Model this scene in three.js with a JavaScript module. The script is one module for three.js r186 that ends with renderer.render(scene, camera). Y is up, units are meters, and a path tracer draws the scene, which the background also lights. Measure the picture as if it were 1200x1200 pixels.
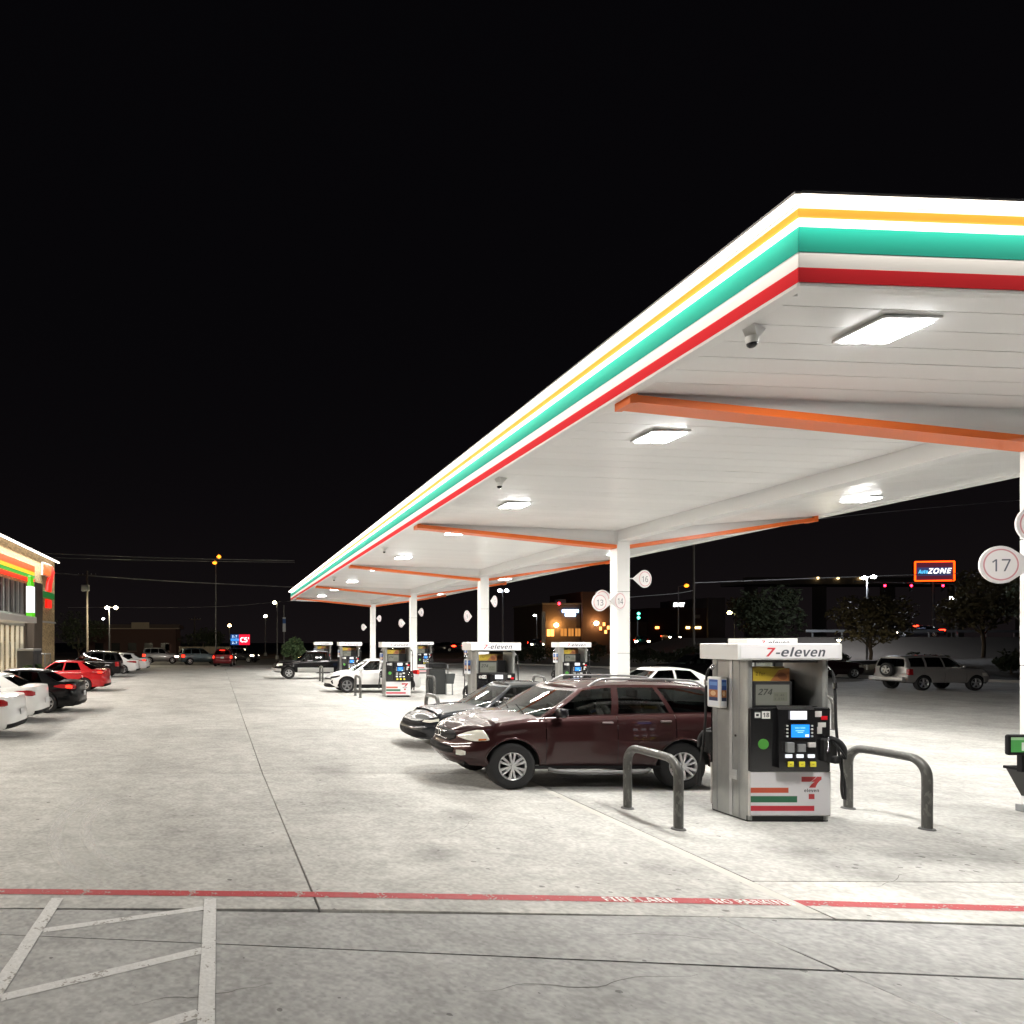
import * as THREE from 'three';
import { mergeGeometries } from 'three/addons/utils/BufferGeometryUtils.js';
import { RoundedBoxGeometry } from 'three/addons/geometries/RoundedBoxGeometry.js';
import { RectAreaLightUniformsLib } from 'three/addons/lights/RectAreaLightUniformsLib.js';

// ---------------------------------------------------------------- camera, sky, exposure
// d is the distance in front of the camera: world z = -d
const EYE = 2.35, F = 800, CX = 263, CY = 752;
const scene = new THREE.Scene();
const camera = new THREE.PerspectiveCamera(2 * Math.atan(600 / F) * 180 / Math.PI, 1, 0.05, 1500);
camera.position.set(0, EYE, 0);
camera.lookAt(0, EYE, -10);
camera.setViewOffset(1200, 1200, 600 - CX, 600 - CY, 1200, 1200);
camera.updateProjectionMatrix();
const renderer = new THREE.WebGLRenderer({ antialias: true });
renderer.setSize(1024, 1024);
renderer.toneMapping = THREE.LinearToneMapping;
renderer.toneMappingExposure = 2.05;
renderer.shadowMap.enabled = true;
RectAreaLightUniformsLib.init();
{
  const w = 64, h = 128, a = new Float32Array(w * h * 4);
  for (let j = 0; j < h; j++) for (let i = 0; i < w; i++) { const el = ((j + 0.5) / h - 0.5) * 180, k = Math.exp(-Math.max(0, el) / 9); a.set([0.0009 + 0.0028 * k, 0.0008 + 0.0020 * k, 0.0011 + 0.0019 * k, 1], (j * w + i) * 4); }   // faint town glow low in the air
  const t = new THREE.DataTexture(a, w, h, THREE.RGBAFormat, THREE.FloatType);
  t.mapping = THREE.EquirectangularReflectionMapping; t.needsUpdate = true;
  scene.background = t; scene.environment = t;
}
const moon = new THREE.DirectionalLight(0xbfd0ff, 0.012);
moon.position.set(-30, 60, 20); moon.castShadow = true; moon.shadow.radius = 4;
scene.add(moon, moon.target);

// strengths of the lamps of the place
const I_CANOPY = 185, I_FASCIA = 31, I_PARAPET = 125, I_STORE = 14;

// ---------------------------------------------------------------- helpers
let seed = 7;
const rnd = () => { seed = (seed * 1664525 + 1013904223) >>> 0; return seed / 4294967296; };
const rr = (a, b) => a + (b - a) * rnd();
const clamp = (x, a = 0, b = 1) => Math.min(b, Math.max(a, x));
const lerp = (a, b, t) => a + (b - a) * t;
const smooth = (a, b, x) => { const t = clamp((x - a) / (b - a)); return t * t * (3 - 2 * t); };
const V3 = (x, y, z) => new THREE.Vector3(x, y, z);
const W3 = (x, y, d) => new THREE.Vector3(x, y, -d);
const hash = (i, j, s = 0) => { let n = (i * 374761393 + j * 668265263 + s * 974634541) | 0; n = Math.imul(n ^ (n >>> 13), 1274126177); return ((n ^ (n >>> 16)) >>> 0) / 4294967296; };
function vnoise(x, y, per = 0, s = 0) {
  const xi = Math.floor(x), yi = Math.floor(y), fx = x - xi, fy = y - yi, u = fx * fx * (3 - 2 * fx), v = fy * fy * (3 - 2 * fy);
  const m = (k) => per ? ((k % per) + per) % per : k;
  return lerp(lerp(hash(m(xi), m(yi), s), hash(m(xi + 1), m(yi), s), u), lerp(hash(m(xi), m(yi + 1), s), hash(m(xi + 1), m(yi + 1), s), u), v);
}
const fbm = (x, y, o = 4, per = 0, s = 0) => { let a = 0, k = 0.5, n = 0; for (let i = 0; i < o; i++) { a += k * vnoise(x, y, per, s + i); n += k; k *= 0.5; x *= 2; y *= 2; per *= 2; } return a / n; };

const taken = {};
const numbered = (n) => { taken[n] = (taken[n] ?? -1) + 1; return taken[n] ? `${n}_${String(taken[n]).padStart(3, '0')}` : n; };
function tag(o, label, category, group) { o.userData.label = label; o.userData.category = category; if (group) o.userData.group = group; return o; }
function thing(name, label, category, pos, turn = 0, group) {
  const g = new THREE.Group(); g.name = numbered(name); scene.add(g);
  if (pos) g.position.copy(pos); g.rotation.y = turn;
  return tag(g, label, category, group);
}
function part(name, geo, mat, parent) {
  const list = Array.isArray(geo) ? geo.filter(Boolean) : [geo];
  const clean = list.map((g) => { const k = g.index ? g.toNonIndexed() : g; for (const a of Object.keys(k.attributes)) if (!['position', 'normal', 'uv', 'color'].includes(a)) k.deleteAttribute(a); return k; });
  const m = new THREE.Mesh(clean.length > 1 ? mergeGeometries(clean) : (Array.isArray(geo) ? clean[0] : geo), mat);
  m.name = name; m.castShadow = m.receiveShadow = true; parent.add(m); return m;
}
function whole(name, geo, mat, label, category, group) { const m = part(numbered(name), geo, mat, scene); return tag(m, label, category, group); }
function structure(o) { o.userData.kind = 'structure'; return o; }
function setting(name) { const g = new THREE.Group(); g.name = name; scene.add(g); return structure(g); }
function copyOf(root, pos, turn, label, group) { const c = root.clone(); c.name = numbered(root.name.replace(/_\d{3}$/, '')); scene.add(c); c.position.copy(pos); c.rotation.y = turn; c.userData = { ...root.userData, label }; if (group) c.userData.group = group; return c; }

const box = (w, h, d, x = 0, y = 0, z = 0) => new THREE.BoxGeometry(w, h, d).translate(x, y, z);
const rbox = (w, h, d, r, x = 0, y = 0, z = 0, s = 2) => new RoundedBoxGeometry(w, h, d, s, Math.min(r, w / 2.01, h / 2.01, d / 2.01)).translate(x, y, z);
const cyl = (r0, r1, h, n = 16, x = 0, y = 0, z = 0) => new THREE.CylinderGeometry(r0, r1, h, n).translate(x, y, z);
const tube = (pts, r, seg = 24, n = 8) => new THREE.TubeGeometry(new THREE.CatmullRomCurve3(pts, false, 'centripetal'), seg, r, n, false);
function rod(a, b, r0, r1 = r0, n = 10) {
  const v = b.clone().sub(a), g = new THREE.CylinderGeometry(r1, r0, v.length(), n);
  g.applyQuaternion(new THREE.Quaternion().setFromUnitVectors(V3(0, 1, 0), v.clone().normalize()));
  return g.translate((a.x + b.x) / 2, (a.y + b.y) / 2, (a.z + b.z) / 2);
}
// faces are wound to agree with the wanted outward direction
class MB {
  constructor() { this.p = []; this.n = []; this.uv = []; }
  tri(a, b, c, na, nb, nc, ua, ub, uc) {
    const f = b.clone().sub(a).cross(c.clone().sub(a));
    if (f.lengthSq() < 1e-14) return;
    if (!na) { na = nb = nc = f.clone().normalize(); }
    const g = na.clone().add(nb).add(nc), flip = f.dot(g) < 0;
    const vs = flip ? [[a, na, ua], [c, nc, uc], [b, nb, ub]] : [[a, na, ua], [b, nb, ub], [c, nc, uc]];
    for (const [p, n, u] of vs) { this.p.push(p.x, p.y, p.z); this.n.push(n.x, n.y, n.z); this.uv.push(u ? u[0] : p.x, u ? u[1] : p.z); }
  }
  quad(a, b, c, d, ns, us = []) {
    if (!ns) { const f = c.clone().sub(a).cross(d.clone().sub(b)).normalize(); ns = [f, f, f, f]; }
    this.tri(a, b, c, ns[0], ns[1], ns[2], us[0], us[1], us[2]); this.tri(a, c, d, ns[0], ns[2], ns[3], us[0], us[2], us[3]); return this;
  }
  grid(P, out, keep) {
    const nu = P.length, nv = P[0].length, N = P.map((r) => r.map(() => V3(0, 0, 0)));
    for (let i = 0; i < nu - 1; i++) for (let j = 0; j < nv - 1; j++) {
      const f = P[i + 1][j + 1].clone().sub(P[i][j]).cross(P[i][j + 1].clone().sub(P[i + 1][j]));
      if (out) { const m = P[i][j].clone().add(P[i + 1][j + 1]).multiplyScalar(0.5); if (f.dot(out(m)) < 0) f.negate(); }
      N[i][j].add(f); N[i + 1][j].add(f); N[i][j + 1].add(f); N[i + 1][j + 1].add(f);
    }
    for (const r of N) for (const n of r) if (n.lengthSq() < 1e-16) n.set(0, 1, 0); else n.normalize();
    for (let i = 0; i < nu - 1; i++) for (let j = 0; j < nv - 1; j++) {
      const to = keep ? keep(i, j) : this; if (!to) continue;
      to.quad(P[i][j], P[i + 1][j], P[i + 1][j + 1], P[i][j + 1], [N[i][j], N[i + 1][j], N[i + 1][j + 1], N[i][j + 1]]);
    }
    return this;
  }
  geo() {
    const g = new THREE.BufferGeometry();
    g.setAttribute('position', new THREE.Float32BufferAttribute(this.p, 3)); g.setAttribute('normal', new THREE.Float32BufferAttribute(this.n, 3)); g.setAttribute('uv', new THREE.Float32BufferAttribute(this.uv, 2));
    return g;
  }
}
// box with 8 free corners: bottom a b c d, top e f g h
function hexa(a, b, c, d, e, f, g, h) {
  const m = new MB(), k = [a, b, c, d, e, f, g, h].reduce((s, p) => s.add(p), V3(0, 0, 0)).multiplyScalar(1 / 8);
  for (const [p, q, r, s] of [[a, b, c, d], [e, f, g, h], [a, b, f, e], [b, c, g, f], [c, d, h, g], [d, a, e, h]]) {
    const n = r.clone().sub(p).cross(s.clone().sub(q)).normalize(), mid = p.clone().add(q).add(r).add(s).multiplyScalar(0.25);
    if (n.dot(mid.sub(k)) < 0) n.negate();
    m.quad(p, q, r, s, [n, n, n, n]);
  }
  return m.geo();
}
// bar from A to B standing from height h0 to h1 above that line and from t0 to t1 to its side
function wallBar(A, B, h0, h1, t0, t1) {
  const dir = V3(B.x - A.x, 0, B.z - A.z).normalize(), n = V3(-dir.z, 0, dir.x), P = (q, h, t) => q.clone().addScaledVector(n, t).add(V3(0, h, 0));
  return hexa(P(A, h0, t0), P(B, h0, t0), P(B, h0, t1), P(A, h0, t1), P(A, h1, t0), P(B, h1, t0), P(B, h1, t1), P(A, h1, t1));
}
// ---------------------------------------------------------------- materials
const lin = (r, g, b) => new THREE.Color().setRGB(r, g, b);
const std = (c, rough = 0.6, metal = 0, more = {}) => new THREE.MeshStandardMaterial({ color: c instanceof THREE.Color ? c : new THREE.Color(c), roughness: rough, metalness: metal, ...more });
const phys = (c, o) => new THREE.MeshPhysicalMaterial({ color: c instanceof THREE.Color ? c : new THREE.Color(c), ...o });
const glow = (c, k, base = 0x222222) => std(base, 0.5, 0, { emissive: new THREE.Color(c), emissiveIntensity: k });
function dataTex(n, fn, srgb = true, m = n) {
  const a = new Uint8Array(n * m * 4);
  for (let j = 0; j < m; j++) for (let i = 0; i < n; i++) { const c = fn(i / n, j / m, i, j); const k = (j * n + i) * 4; a[k] = clamp(c[0]) * 255; a[k + 1] = clamp(c[1]) * 255; a[k + 2] = clamp(c[2]) * 255; a[k + 3] = 255; }
  const t = new THREE.DataTexture(a, n, m, THREE.RGBAFormat); t.wrapS = t.wrapT = THREE.RepeatWrapping; t.magFilter = THREE.LinearFilter; t.minFilter = THREE.LinearMipmapLinearFilter; t.generateMipmaps = true;
  if (srgb) t.colorSpace = THREE.SRGBColorSpace; t.needsUpdate = true; return t;
}
function canvasTex(w, h, draw) { const c = document.createElement('canvas'); c.width = w; c.height = h; const x = c.getContext('2d'); draw(x, w, h); const t = new THREE.CanvasTexture(c); t.colorSpace = THREE.SRGBColorSpace; t.magFilter = THREE.LinearFilter; return t; }
// concrete: one tile is 6 m
const concreteCol = dataTex(1024, (u, v) => {
  const big = fbm(u * 5, v * 5, 4, 5, 1), mid = fbm(u * 24, v * 24, 3, 24, 9), fine = fbm(u * 170, v * 170, 2, 170, 21), str = fbm(u * 7, v * 60, 3, 0, 31) ;
  const sw = 0.5 + 0.5 * Math.sin(40 * (fbm(u * 4, v * 4, 3, 4, 41)));
  const edge = Math.min(u, 1 - u, v, 1 - v) * 12, st = lerp(0.5, str, clamp(edge));
  let k = 0.66 + 0.11 * (big - 0.5) + 0.08 * (mid - 0.5) + 0.15 * (fine - 0.5) + 0.05 * (st - 0.5) + 0.025 * (sw - 0.5);
  const pit = vnoise(u * 400, v * 400, 400, 77); if (pit > 0.95) k -= 0.09;
  const spot = vnoise(u * 40, v * 40, 40, 88); if (spot > 0.93) k -= 0.08 * (spot - 0.93) / 0.07;
  return [k * 1.0, k, k * 0.988];
});
const concreteBump = dataTex(512, (u, v) => { const k = 0.5 * fbm(u * 24, v * 24, 3, 24, 9) + 0.5 * fbm(u * 128, v * 128, 2, 128, 21); return [k, k, k]; }, false);
const concreteMat = std(0xffffff, 0.82, 0, { map: concreteCol, bumpMap: concreteBump, bumpScale: 0.004, vertexColors: true });
const white = std(lin(0.78, 0.78, 0.77), 0.42), metalWhite = std(lin(0.74, 0.74, 0.735), 0.38), grey = std(lin(0.32, 0.33, 0.335), 0.38, 0.35), dark = std(lin(0.012, 0.012, 0.013), 0.45), rubber = std(lin(0.014, 0.014, 0.015), 0.8), chrome = std(lin(0.7, 0.7, 0.71), 0.18, 1), galv = std(lin(0.42, 0.43, 0.44), 0.4, 0.8), orange = std(lin(0.78, 0.15, 0.02), 0.4), blackGloss = phys(lin(0.01, 0.01, 0.011), { roughness: 0.25, clearcoat: 0.6 });
const stripeGreen = phys(lin(0.001, 0.25, 0.19), { roughness: .6, specularIntensity: .12 }), stripeRed = phys(lin(0.66, 0.012, 0.022), { roughness: .6, specularIntensity: .12 }), stripeOrange = phys(lin(0.85, 0.28, 0.03), { roughness: .6, specularIntensity: .2 });
const wornTex = dataTex(256, (u, v) => { const k = 0.93 + 0.12 * (fbm(u * 6, v * 6, 4, 6, 71) - .5) + .05 * (fbm(u * 80, v * 3, 2, 0, 73) - .5) * Math.min(1, Math.min(u, 1 - u, v, 1 - v) * 10); return [k, k, k * .99]; });
const chipTex = dataTex(256, (u, v) => { const n = fbm(u * 40, v * 10, 3, 0, 81), k = n > .68 ? 1 : .62 + .3 * fbm(u * 12, v * 6, 3, 0, 85); return [k, k, k * .98]; });
// ---------------------------------------------------------------- the ground
structure(part('ground', new THREE.PlaneGeometry(1600, 1600).rotateX(-Math.PI / 2).translate(100, -0.16, -500), std(lin(0.045, 0.042, 0.04), 0.95), scene));
const lot = setting('pavement');
structure(part('bedding', new THREE.PlaneGeometry(110, 96).rotateX(-Math.PI / 2).translate(24, -0.045, -26), std(lin(0.09, 0.086, 0.08), 0.95), lot));
const oil = [];
for (const [x, d, r] of [[4.6, 7.1, .3], [6.6, 6.9, .5], [8.4, 7.3, .7], [9.3, 7.6, .55], [7.6, 7.4, .4], [6, 12, .5], [6.5, 15.5, .5], [7, 24, .5], [6.2, 21.8, .5], [-5.8, 13, .3], [-5.9, 26, .35], [8.5, 14, .4], [3.4, 6.9, .06], [3.75, 6.62, .05], [3.7, 7.0, .05], [4.65, 6.35, .08], [6.4, 7.6, .45], [8.9, 6.9, .4], [3.2, 9.2, .35], [2.3, 7.6, .3], [-3.4, 9.6, .4], [1.8, 12.5, .5], [9.8, 12.5, .6], [11, 8.2, .5]]) oil.push([x, d, r, r < .1 ? .8 : rr(0.25, 0.45)]);
function stain(x, d) {
  let k = 1 + 0.22 * (fbm(x * 0.3 + 9, d * 0.2, 3, 0, 5) - 0.5) + 0.14 * (fbm(x * 1.5, d * 0.9, 3, 0, 6) - 0.5);
  for (const [ox, od, r, s] of oil) { const q = ((x - ox) ** 2 + (d - od) ** 2) / (r * r); if (q < 4) k *= 1 - s * Math.exp(-q * 1.4) * (0.55 + 0.9 * fbm(x * 5, d * 5, 2, 0, 8)); }
  // worn wheel tracks
  for (const [cx, s] of [[2.2, .05], [3.9, .05], [-1.5, .045], [-3.2, .045]]) k *= 1 - s * Math.exp(-(((x - cx + 0.4 * (vnoise(d * .15, 3) - .5)) / 0.28) ** 2)) * (0.4 + vnoise(x * 3, d * 1.2, 0, 12));
  return clamp(k, 0.3, 1.25);
}
let slabCount = 0;
// corners as [x, d]: near-left, near-right, far-right, far-left
function slab(c, tone, tint = [1, 1, 1], y = 0) {
  const g = 0.0065, ctr = c.reduce((a, p) => [a[0] + p[0] / 4, a[1] + p[1] / 4], [0, 0]);
  const in_ = (p, k) => [p[0] + Math.sign(ctr[0] - p[0]) * k, p[1] + Math.sign(ctr[1] - p[1]) * k];
  const o = c.map((p) => in_(p, g)), q = c.map((p) => in_(p, g + 0.008));
  const w = Math.hypot(c[1][0] - c[0][0], c[1][1] - c[0][1]), l = Math.hypot(c[3][0] - c[0][0], c[3][1] - c[0][1]);
  const cell = ctr[1] < 16 ? 0.16 : ctr[1] < 34 ? 0.4 : 1.2, nu = Math.max(2, Math.ceil(w / cell)), nv = Math.max(2, Math.ceil(l / cell));
  const pos = [], col = [], uv = [], idx = [], ou = rnd(), ov = rnd(), rot = 0, t0 = tone * rr(0.95, 1.05);
  const push = (x, yy, d) => { const s = stain(x, d) * t0; pos.push(x, yy, -d); col.push(s * tint[0], s * tint[1], s * tint[2]); const a = x / 6 + ou, b = d / 6 + ov; uv.push(rot ? b : a, rot ? a : b); return pos.length / 3 - 1; };
  const bil = (k, a, b) => [lerp(lerp(k[0][0], k[1][0], a), lerp(k[3][0], k[2][0], a), b), lerp(lerp(k[0][1], k[1][1], a), lerp(k[3][1], k[2][1], a), b)];
  const rows = [];
  for (let j = 0; j <= nv; j++) { const r = []; for (let i = 0; i <= nu; i++) { const [x, d] = bil(q, i / nu, j / nv); r.push(push(x, y, d)); } rows.push(r); }
  for (let j = 0; j < nv; j++) for (let i = 0; i < nu; i++) idx.push(rows[j][i], rows[j][i + 1], rows[j + 1][i + 1], rows[j][i], rows[j + 1][i + 1], rows[j + 1][i]);
  const Q = q.map((p) => push(p[0], y, p[1])), O = o.map((p) => push(p[0], y - 0.006, p[1])), D = o.map((p) => push(p[0], y - 0.06, p[1]));
  for (let k = 0; k < 4; k++) { const m = (k + 1) % 4; idx.push(O[k], O[m], Q[m], O[k], Q[m], Q[k], D[k], D[m], O[m], D[k], O[m], O[k]); }
  const ge = new THREE.BufferGeometry(); ge.setAttribute('position', new THREE.Float32BufferAttribute(pos, 3)); ge.setAttribute('color', new THREE.Float32BufferAttribute(col, 3)); ge.setAttribute('uv', new THREE.Float32BufferAttribute(uv, 2)); ge.setIndex(idx); ge.computeVertexNormals();
  part('slab' + (slabCount++ ? '_' + String(slabCount).padStart(3, '0') : ''), ge, concreteMat, lot);
}
const jx = (d) => 0.835 - 0.0128 * d;                      // the long joint down the drive lane
const j1 = (x) => 6.02 - 0.028 * x - 0.0035 * x * x, j2 = (x) => 5.31 - 0.1 * x;  // the two cross joints in front
const diag = (x) => 72 - 2.06 * (x - 30);                  // kerb of the side street
{
  const near = (x0, x1, f0, f1, tone, tint) => slab([[x0, f0(x0)], [x1, f0(x1)], [x1, f1(x1)], [x0, f1(x0)]], tone, tint);
  const k2 = () => 2.2, grey_ = [0.985, 0.99, 1.0];
  near(-12, -5, k2, j2, 0.93, grey_); slab([[-5, 2.2], [4.95, 2.2], [4.4, j2(4.4)], [-5, j2(-5)]], 0.93, grey_);
  slab([[4.95, 2.2], [12, 2.2], [12, j2(12)], [4.4, j2(4.4)]], 0.93, grey_);
  near(-12, -4, j2, j1, 0.85, grey_); slab([[-4, j2(-4)], [4.4, j2(4.4)], [4.22, j1(4.22)], [-4, j1(-4)]], 0.85, grey_); slab([[4.4, j2(4.4)], [12, j2(12)], [12, j1(12)], [4.22, j1(4.22)]], 0.85, grey_);
  const rowsD = [0, 12.2, 18.4, 24.6, 30.8, 37, 43.2, 49.4, 55.6, 61.8, 68];
  const cols = [-11.2, -6.3, -1e3, 5.18, 11.1, 17.0, 22.6, 28.2, 33.8, 39.4, 45, 50.6];
  for (let r = 0; r + 1 < rowsD.length; r++) for (let c = 0; c + 1 < cols.length; c++) {
    const X = (k, d) => cols[k] === -1e3 ? jx(d) : cols[k];
    const d0 = rowsD[r], d1 = rowsD[r + 1], mid = (X(c, d0) + X(c + 1, d0)) / 2;
    if (mid > 30 && d1 > diag(mid) + 2) continue;
    const n0 = (x) => d0 || j1(x), under = mid > 5 && mid < 17;
    const tone = 1.03, tint = [1.01, 1, 0.98];
    if (!d0 && under) { const e = (x) => 6.75 - 0.01 * x; slab([[X(c, d0), n0(X(c, d0))], [X(c + 1, d0), n0(X(c + 1, d0))], [X(c + 1, d0), e(cols[c + 1])], [X(c, d0), e(cols[c])]], 1.06, tint); slab([[X(c, 0), e(cols[c])], [X(c + 1, 0), e(cols[c + 1])], [X(c + 1, d1), d1], [X(c, d1), d1]], 1.0, tint); continue; }
    slab([[X(c, d0), n0(X(c, d0))], [X(c + 1, d0), n0(X(c + 1, d0))], [X(c + 1, d1), d1], [X(c, d1), d1]], tone, tint);
  }
}
// pale drainage strip along the canopy edge
{ const m = new MB(); for (let d = 5.9; d < 54; d += 1.2) m.quad(W3(5.04, .004, d), W3(5.16, .004, d), W3(5.16, .004, d + 1.2), W3(5.04, .004, d + 1.2)); structure(part('gutter_strip', m.geo(), std(lin(0.5, 0.49, 0.455), 0.8), lot)); }
// ---- painted markings: worn paint, sheets 4 mm over the slabs
const paintTex = (rgb, wear, s) => dataTex(256, (u, v) => { const n = fbm(u * 10, v * 10, 4, 10, s), f = fbm(u * 60, v * 60, 2, 60, s + 3), k = n * 0.6 + f * 0.4 > 1 - wear ? 0.0 : 1; const c = [0.60, 0.595, 0.575]; const g = 0.94 + 0.12 * (f - 0.5); return [0, 1, 2].map((i) => lerp(c[i], rgb[i] * g, k * clamp(0.75 + 0.5 * n))); });
const redPaint = std(0xffffff, 0.7, 0, { map: paintTex([0.69, 0.23, 0.25], 0.33, 3) }), whitePaint = std(0xffffff, 0.7, 0, { map: paintTex([0.86, 0.86, 0.855], 0.3, 13) });
function stripe(a, b, w, y, steps = 24) { // a, b as [x, d]
  const m = new MB(), L = Math.hypot(b[0] - a[0], b[1] - a[1]), nx = -(b[1] - a[1]) / L, nd = (b[0] - a[0]) / L;
  const wob = (t, s) => w / 2 * (1 + 0.10 * (vnoise(t * L * 5, s, 0, 50) - 0.5));
  for (let i = 0; i < steps; i++) { const P = (t, s) => { const k = s * wob(t, s + 3); return [W3(lerp(a[0], b[0], t) + nx * k, y, lerp(a[1], b[1], t) + nd * k), [t * L, s * w / 2 + a[0]]]; }; const q = [P(i / steps, -1), P((i + 1) / steps, -1), P((i + 1) / steps, 1), P(i / steps, 1)]; m.quad(q[0][0], q[1][0], q[2][0], q[3][0], [V3(0, 1, 0), V3(0, 1, 0), V3(0, 1, 0), V3(0, 1, 0)], q.map((k) => k[1])); }
  return m.geo();
}
const paint = setting('road_marking');
const rl = (x) => 6.37 - 0.03 * x - 0.003 * x * x;          // red line
{ const pts = [-9, -5, -2, 0.75, 3, 5.18, 8, 12]; part('fire_lane_line', pts.slice(1).map((x, i) => stripe([pts[i], rl(pts[i])], [x, rl(x)], 0.135, 0.0025)), redPaint, paint); }
for (const [a, b, w] of [[[-1.53, 6.25], [-1.53, 2.6], .11], [[-0.13, 6.24], [-0.1, 2.6], .11], [[-1.48, 5.55], [-0.18, 6.02], .085], [[-1.48, 4.5], [-0.16, 5.2], .095], [[-1.48, 3.55], [-0.16, 4.32], .095], [[-1.48, 2.7], [-0.16, 3.5], .095]]) part('hatch_stripe', stripe(a, b, w, a[1] > 6.1 ? 0.005 : 0.0025), whitePaint, paint);
{ // stencilled wording along the fire lane
  const tx = (s) => { const t = canvasTex(512, 96, (x, w, h) => { x.fillStyle = '#000'; x.fillRect(0, 0, w, h); x.fillStyle = '#fff'; x.font = 'bold 96px sans-serif'; x.textAlign = 'center'; x.textBaseline = 'middle'; x.fillText(s, w / 2, h / 2 + 4, w - 10); x.fillStyle = '#000'; for (let i = 0; i < 260; i++) x.fillRect(hash(i, 1) * w, hash(i, 2) * h, 3 + hash(i, 3) * 7, 2); for (let i = 1; i < 10; i++) x.fillRect(i * w / 10 + 9, 0, 4, h); }); t.colorSpace = THREE.NoColorSpace; return t; };
  const put = (s, x0, x1) => { const g = new MB(), h = 0.072, U = V3(0, 1, 0); g.quad(W3(x0, 0.005, rl(x0) - h), W3(x1, 0.005, rl(x1) - h), W3(x1, 0.005, rl(x1) + h), W3(x0, 0.005, rl(x0) + h), [U, U, U, U], [[0, 0], [1, 0], [1, 1], [0, 1]]); part('stencil_lettering', g.geo(), std(lin(0.72, 0.7, 0.68), 0.7, 0, { alphaMap: tx(s), transparent: true }), paint); };
  put('FIRE LANE', 3.42, 4.12); put('NO PARKING', 4.4, 5.12); put('FIRE LANE', -4.2, -3.4);
}
// stall lines by the shop
for (let d = 8.4; d < 58; d += 2.9) part('stall_line', stripe([-10, d], [-5.2, d], 0.1, 0.005, 10), whitePaint, paint);
// pale scuffed tyre arcs in the lane
{ const scuff = std(lin(0.74, 0.73, 0.71), 0.85, 0, { transparent: true, alphaMap: (() => { const t = dataTex(256, (u, v) => { const n = fbm(u * 60, v * 9, 3, 0, 61), e = Math.min(v * 3.5, (1 - v) * 3.5, u * 5, (1 - u) * 4); const k = (0.55 + 0.5 * (n - .5)) * clamp(e) * 0.6; return [k, k, k]; }, false); return t; })() });
  for (const off of [0, 0.42]) { const m = new MB(), U = V3(0, 1, 0); for (let i = 0; i < 40; i++) { const P = (t, s) => { const a = lerp(2.6, 4.3, t), R = 2.05 + off + s * 0.12; return W3(-0.05 + R * Math.cos(a) * 0.85, .002, 9.2 + R * Math.sin(a) * 1.25); }; const t0 = i / 40, t1 = (i + 1) / 40; m.quad(P(t0, -1), P(t1, -1), P(t1, 1), P(t0, 1), [U, U, U, U], [[t0, 0], [t1, 0], [t1, 1], [t0, 1]]); } part('tyre_scuff', m.geo(), scuff, paint); }
}
// drips, gum and hairline cracks: matter on the slabs
{ const m = new MB(), U = V3(0, 1, 0), N4 = [U, U, U, U], blot = (x, d, r, ex) => { const k = [], ph = rnd() * 6; for (let i = 0; i < 10; i++) { const a = i * .628, q = r * (0.7 + .5 * hash(i, Math.floor(x * 991 + d * 77), 4)); k.push(W3(x + Math.cos(a) * q * ex, .0016, d + Math.sin(a) * q)); } const c = W3(x, .0016, d); for (let i = 0; i < 10; i++) m.tri(c, k[i], k[(i + 1) % 10], U, U, U); };
  for (let i = 0; i < 420; i++) blot(rr(-9, 12), 3 + 40 * rnd() ** 1.8, rr(.006, .03), 1); for (const [cx, cd] of [[6.2, 12], [6.6, 15.6], [7, 24], [7, 32], [-7, 14], [-7, 27], [7.6, 7.4], [3.7, 6.8], [9.5, 7.6]]) for (let i = 0; i < 16; i++) blot(cx + rr(-1.1, 1.1), cd + rr(-.5, .5), rr(.008, .032), rr(.8, 1.4));
  const o = part('oil_drips', m.geo(), std(lin(.06, .056, .05), .5, 0, { transparent: true, opacity: .42 }), lot); o.userData.kind = 'stuff';
  const c = new MB(); for (const [x, d, a, L] of [[6.1, 6.55, .1, 1.1], [8.3, 7.3, -.2, 1.5], [2.6, 8.2, .9, 1.6], [-2.6, 7.4, .2, 1.4], [1.6, 4.6, .15, 1.8], [-3, 10.2, -.5, 2.2], [3.5, 10.4, .3, 1.7], [9.5, 11, .6, 2.4], [-1, 14, .1, 2.6], [3, 5.5, -.3, 1.2], [-.6, 4.4, .2, 1.0]]) { let px = x, pd = d, an = a; for (let i = 0; i < 26; i++) { an += rr(-.5, .5); an = lerp(an, a, .3); const l = L / 26, nx = px + Math.cos(an) * l, nd = pd + Math.sin(an) * l, w = .0035 * (1 - Math.abs(i / 13 - 1) * .7); c.quad(W3(px, .0018, pd - w), W3(nx, .0018, nd - w), W3(nx, .0018, nd + w), W3(px, .0018, pd + w), N4); px = nx; pd = nd; } }
  const k = part('hairline_cracks', c.geo(), std(lin(.07, .065, .06), .9), lot); k.userData.kind = 'stuff'; }
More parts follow.
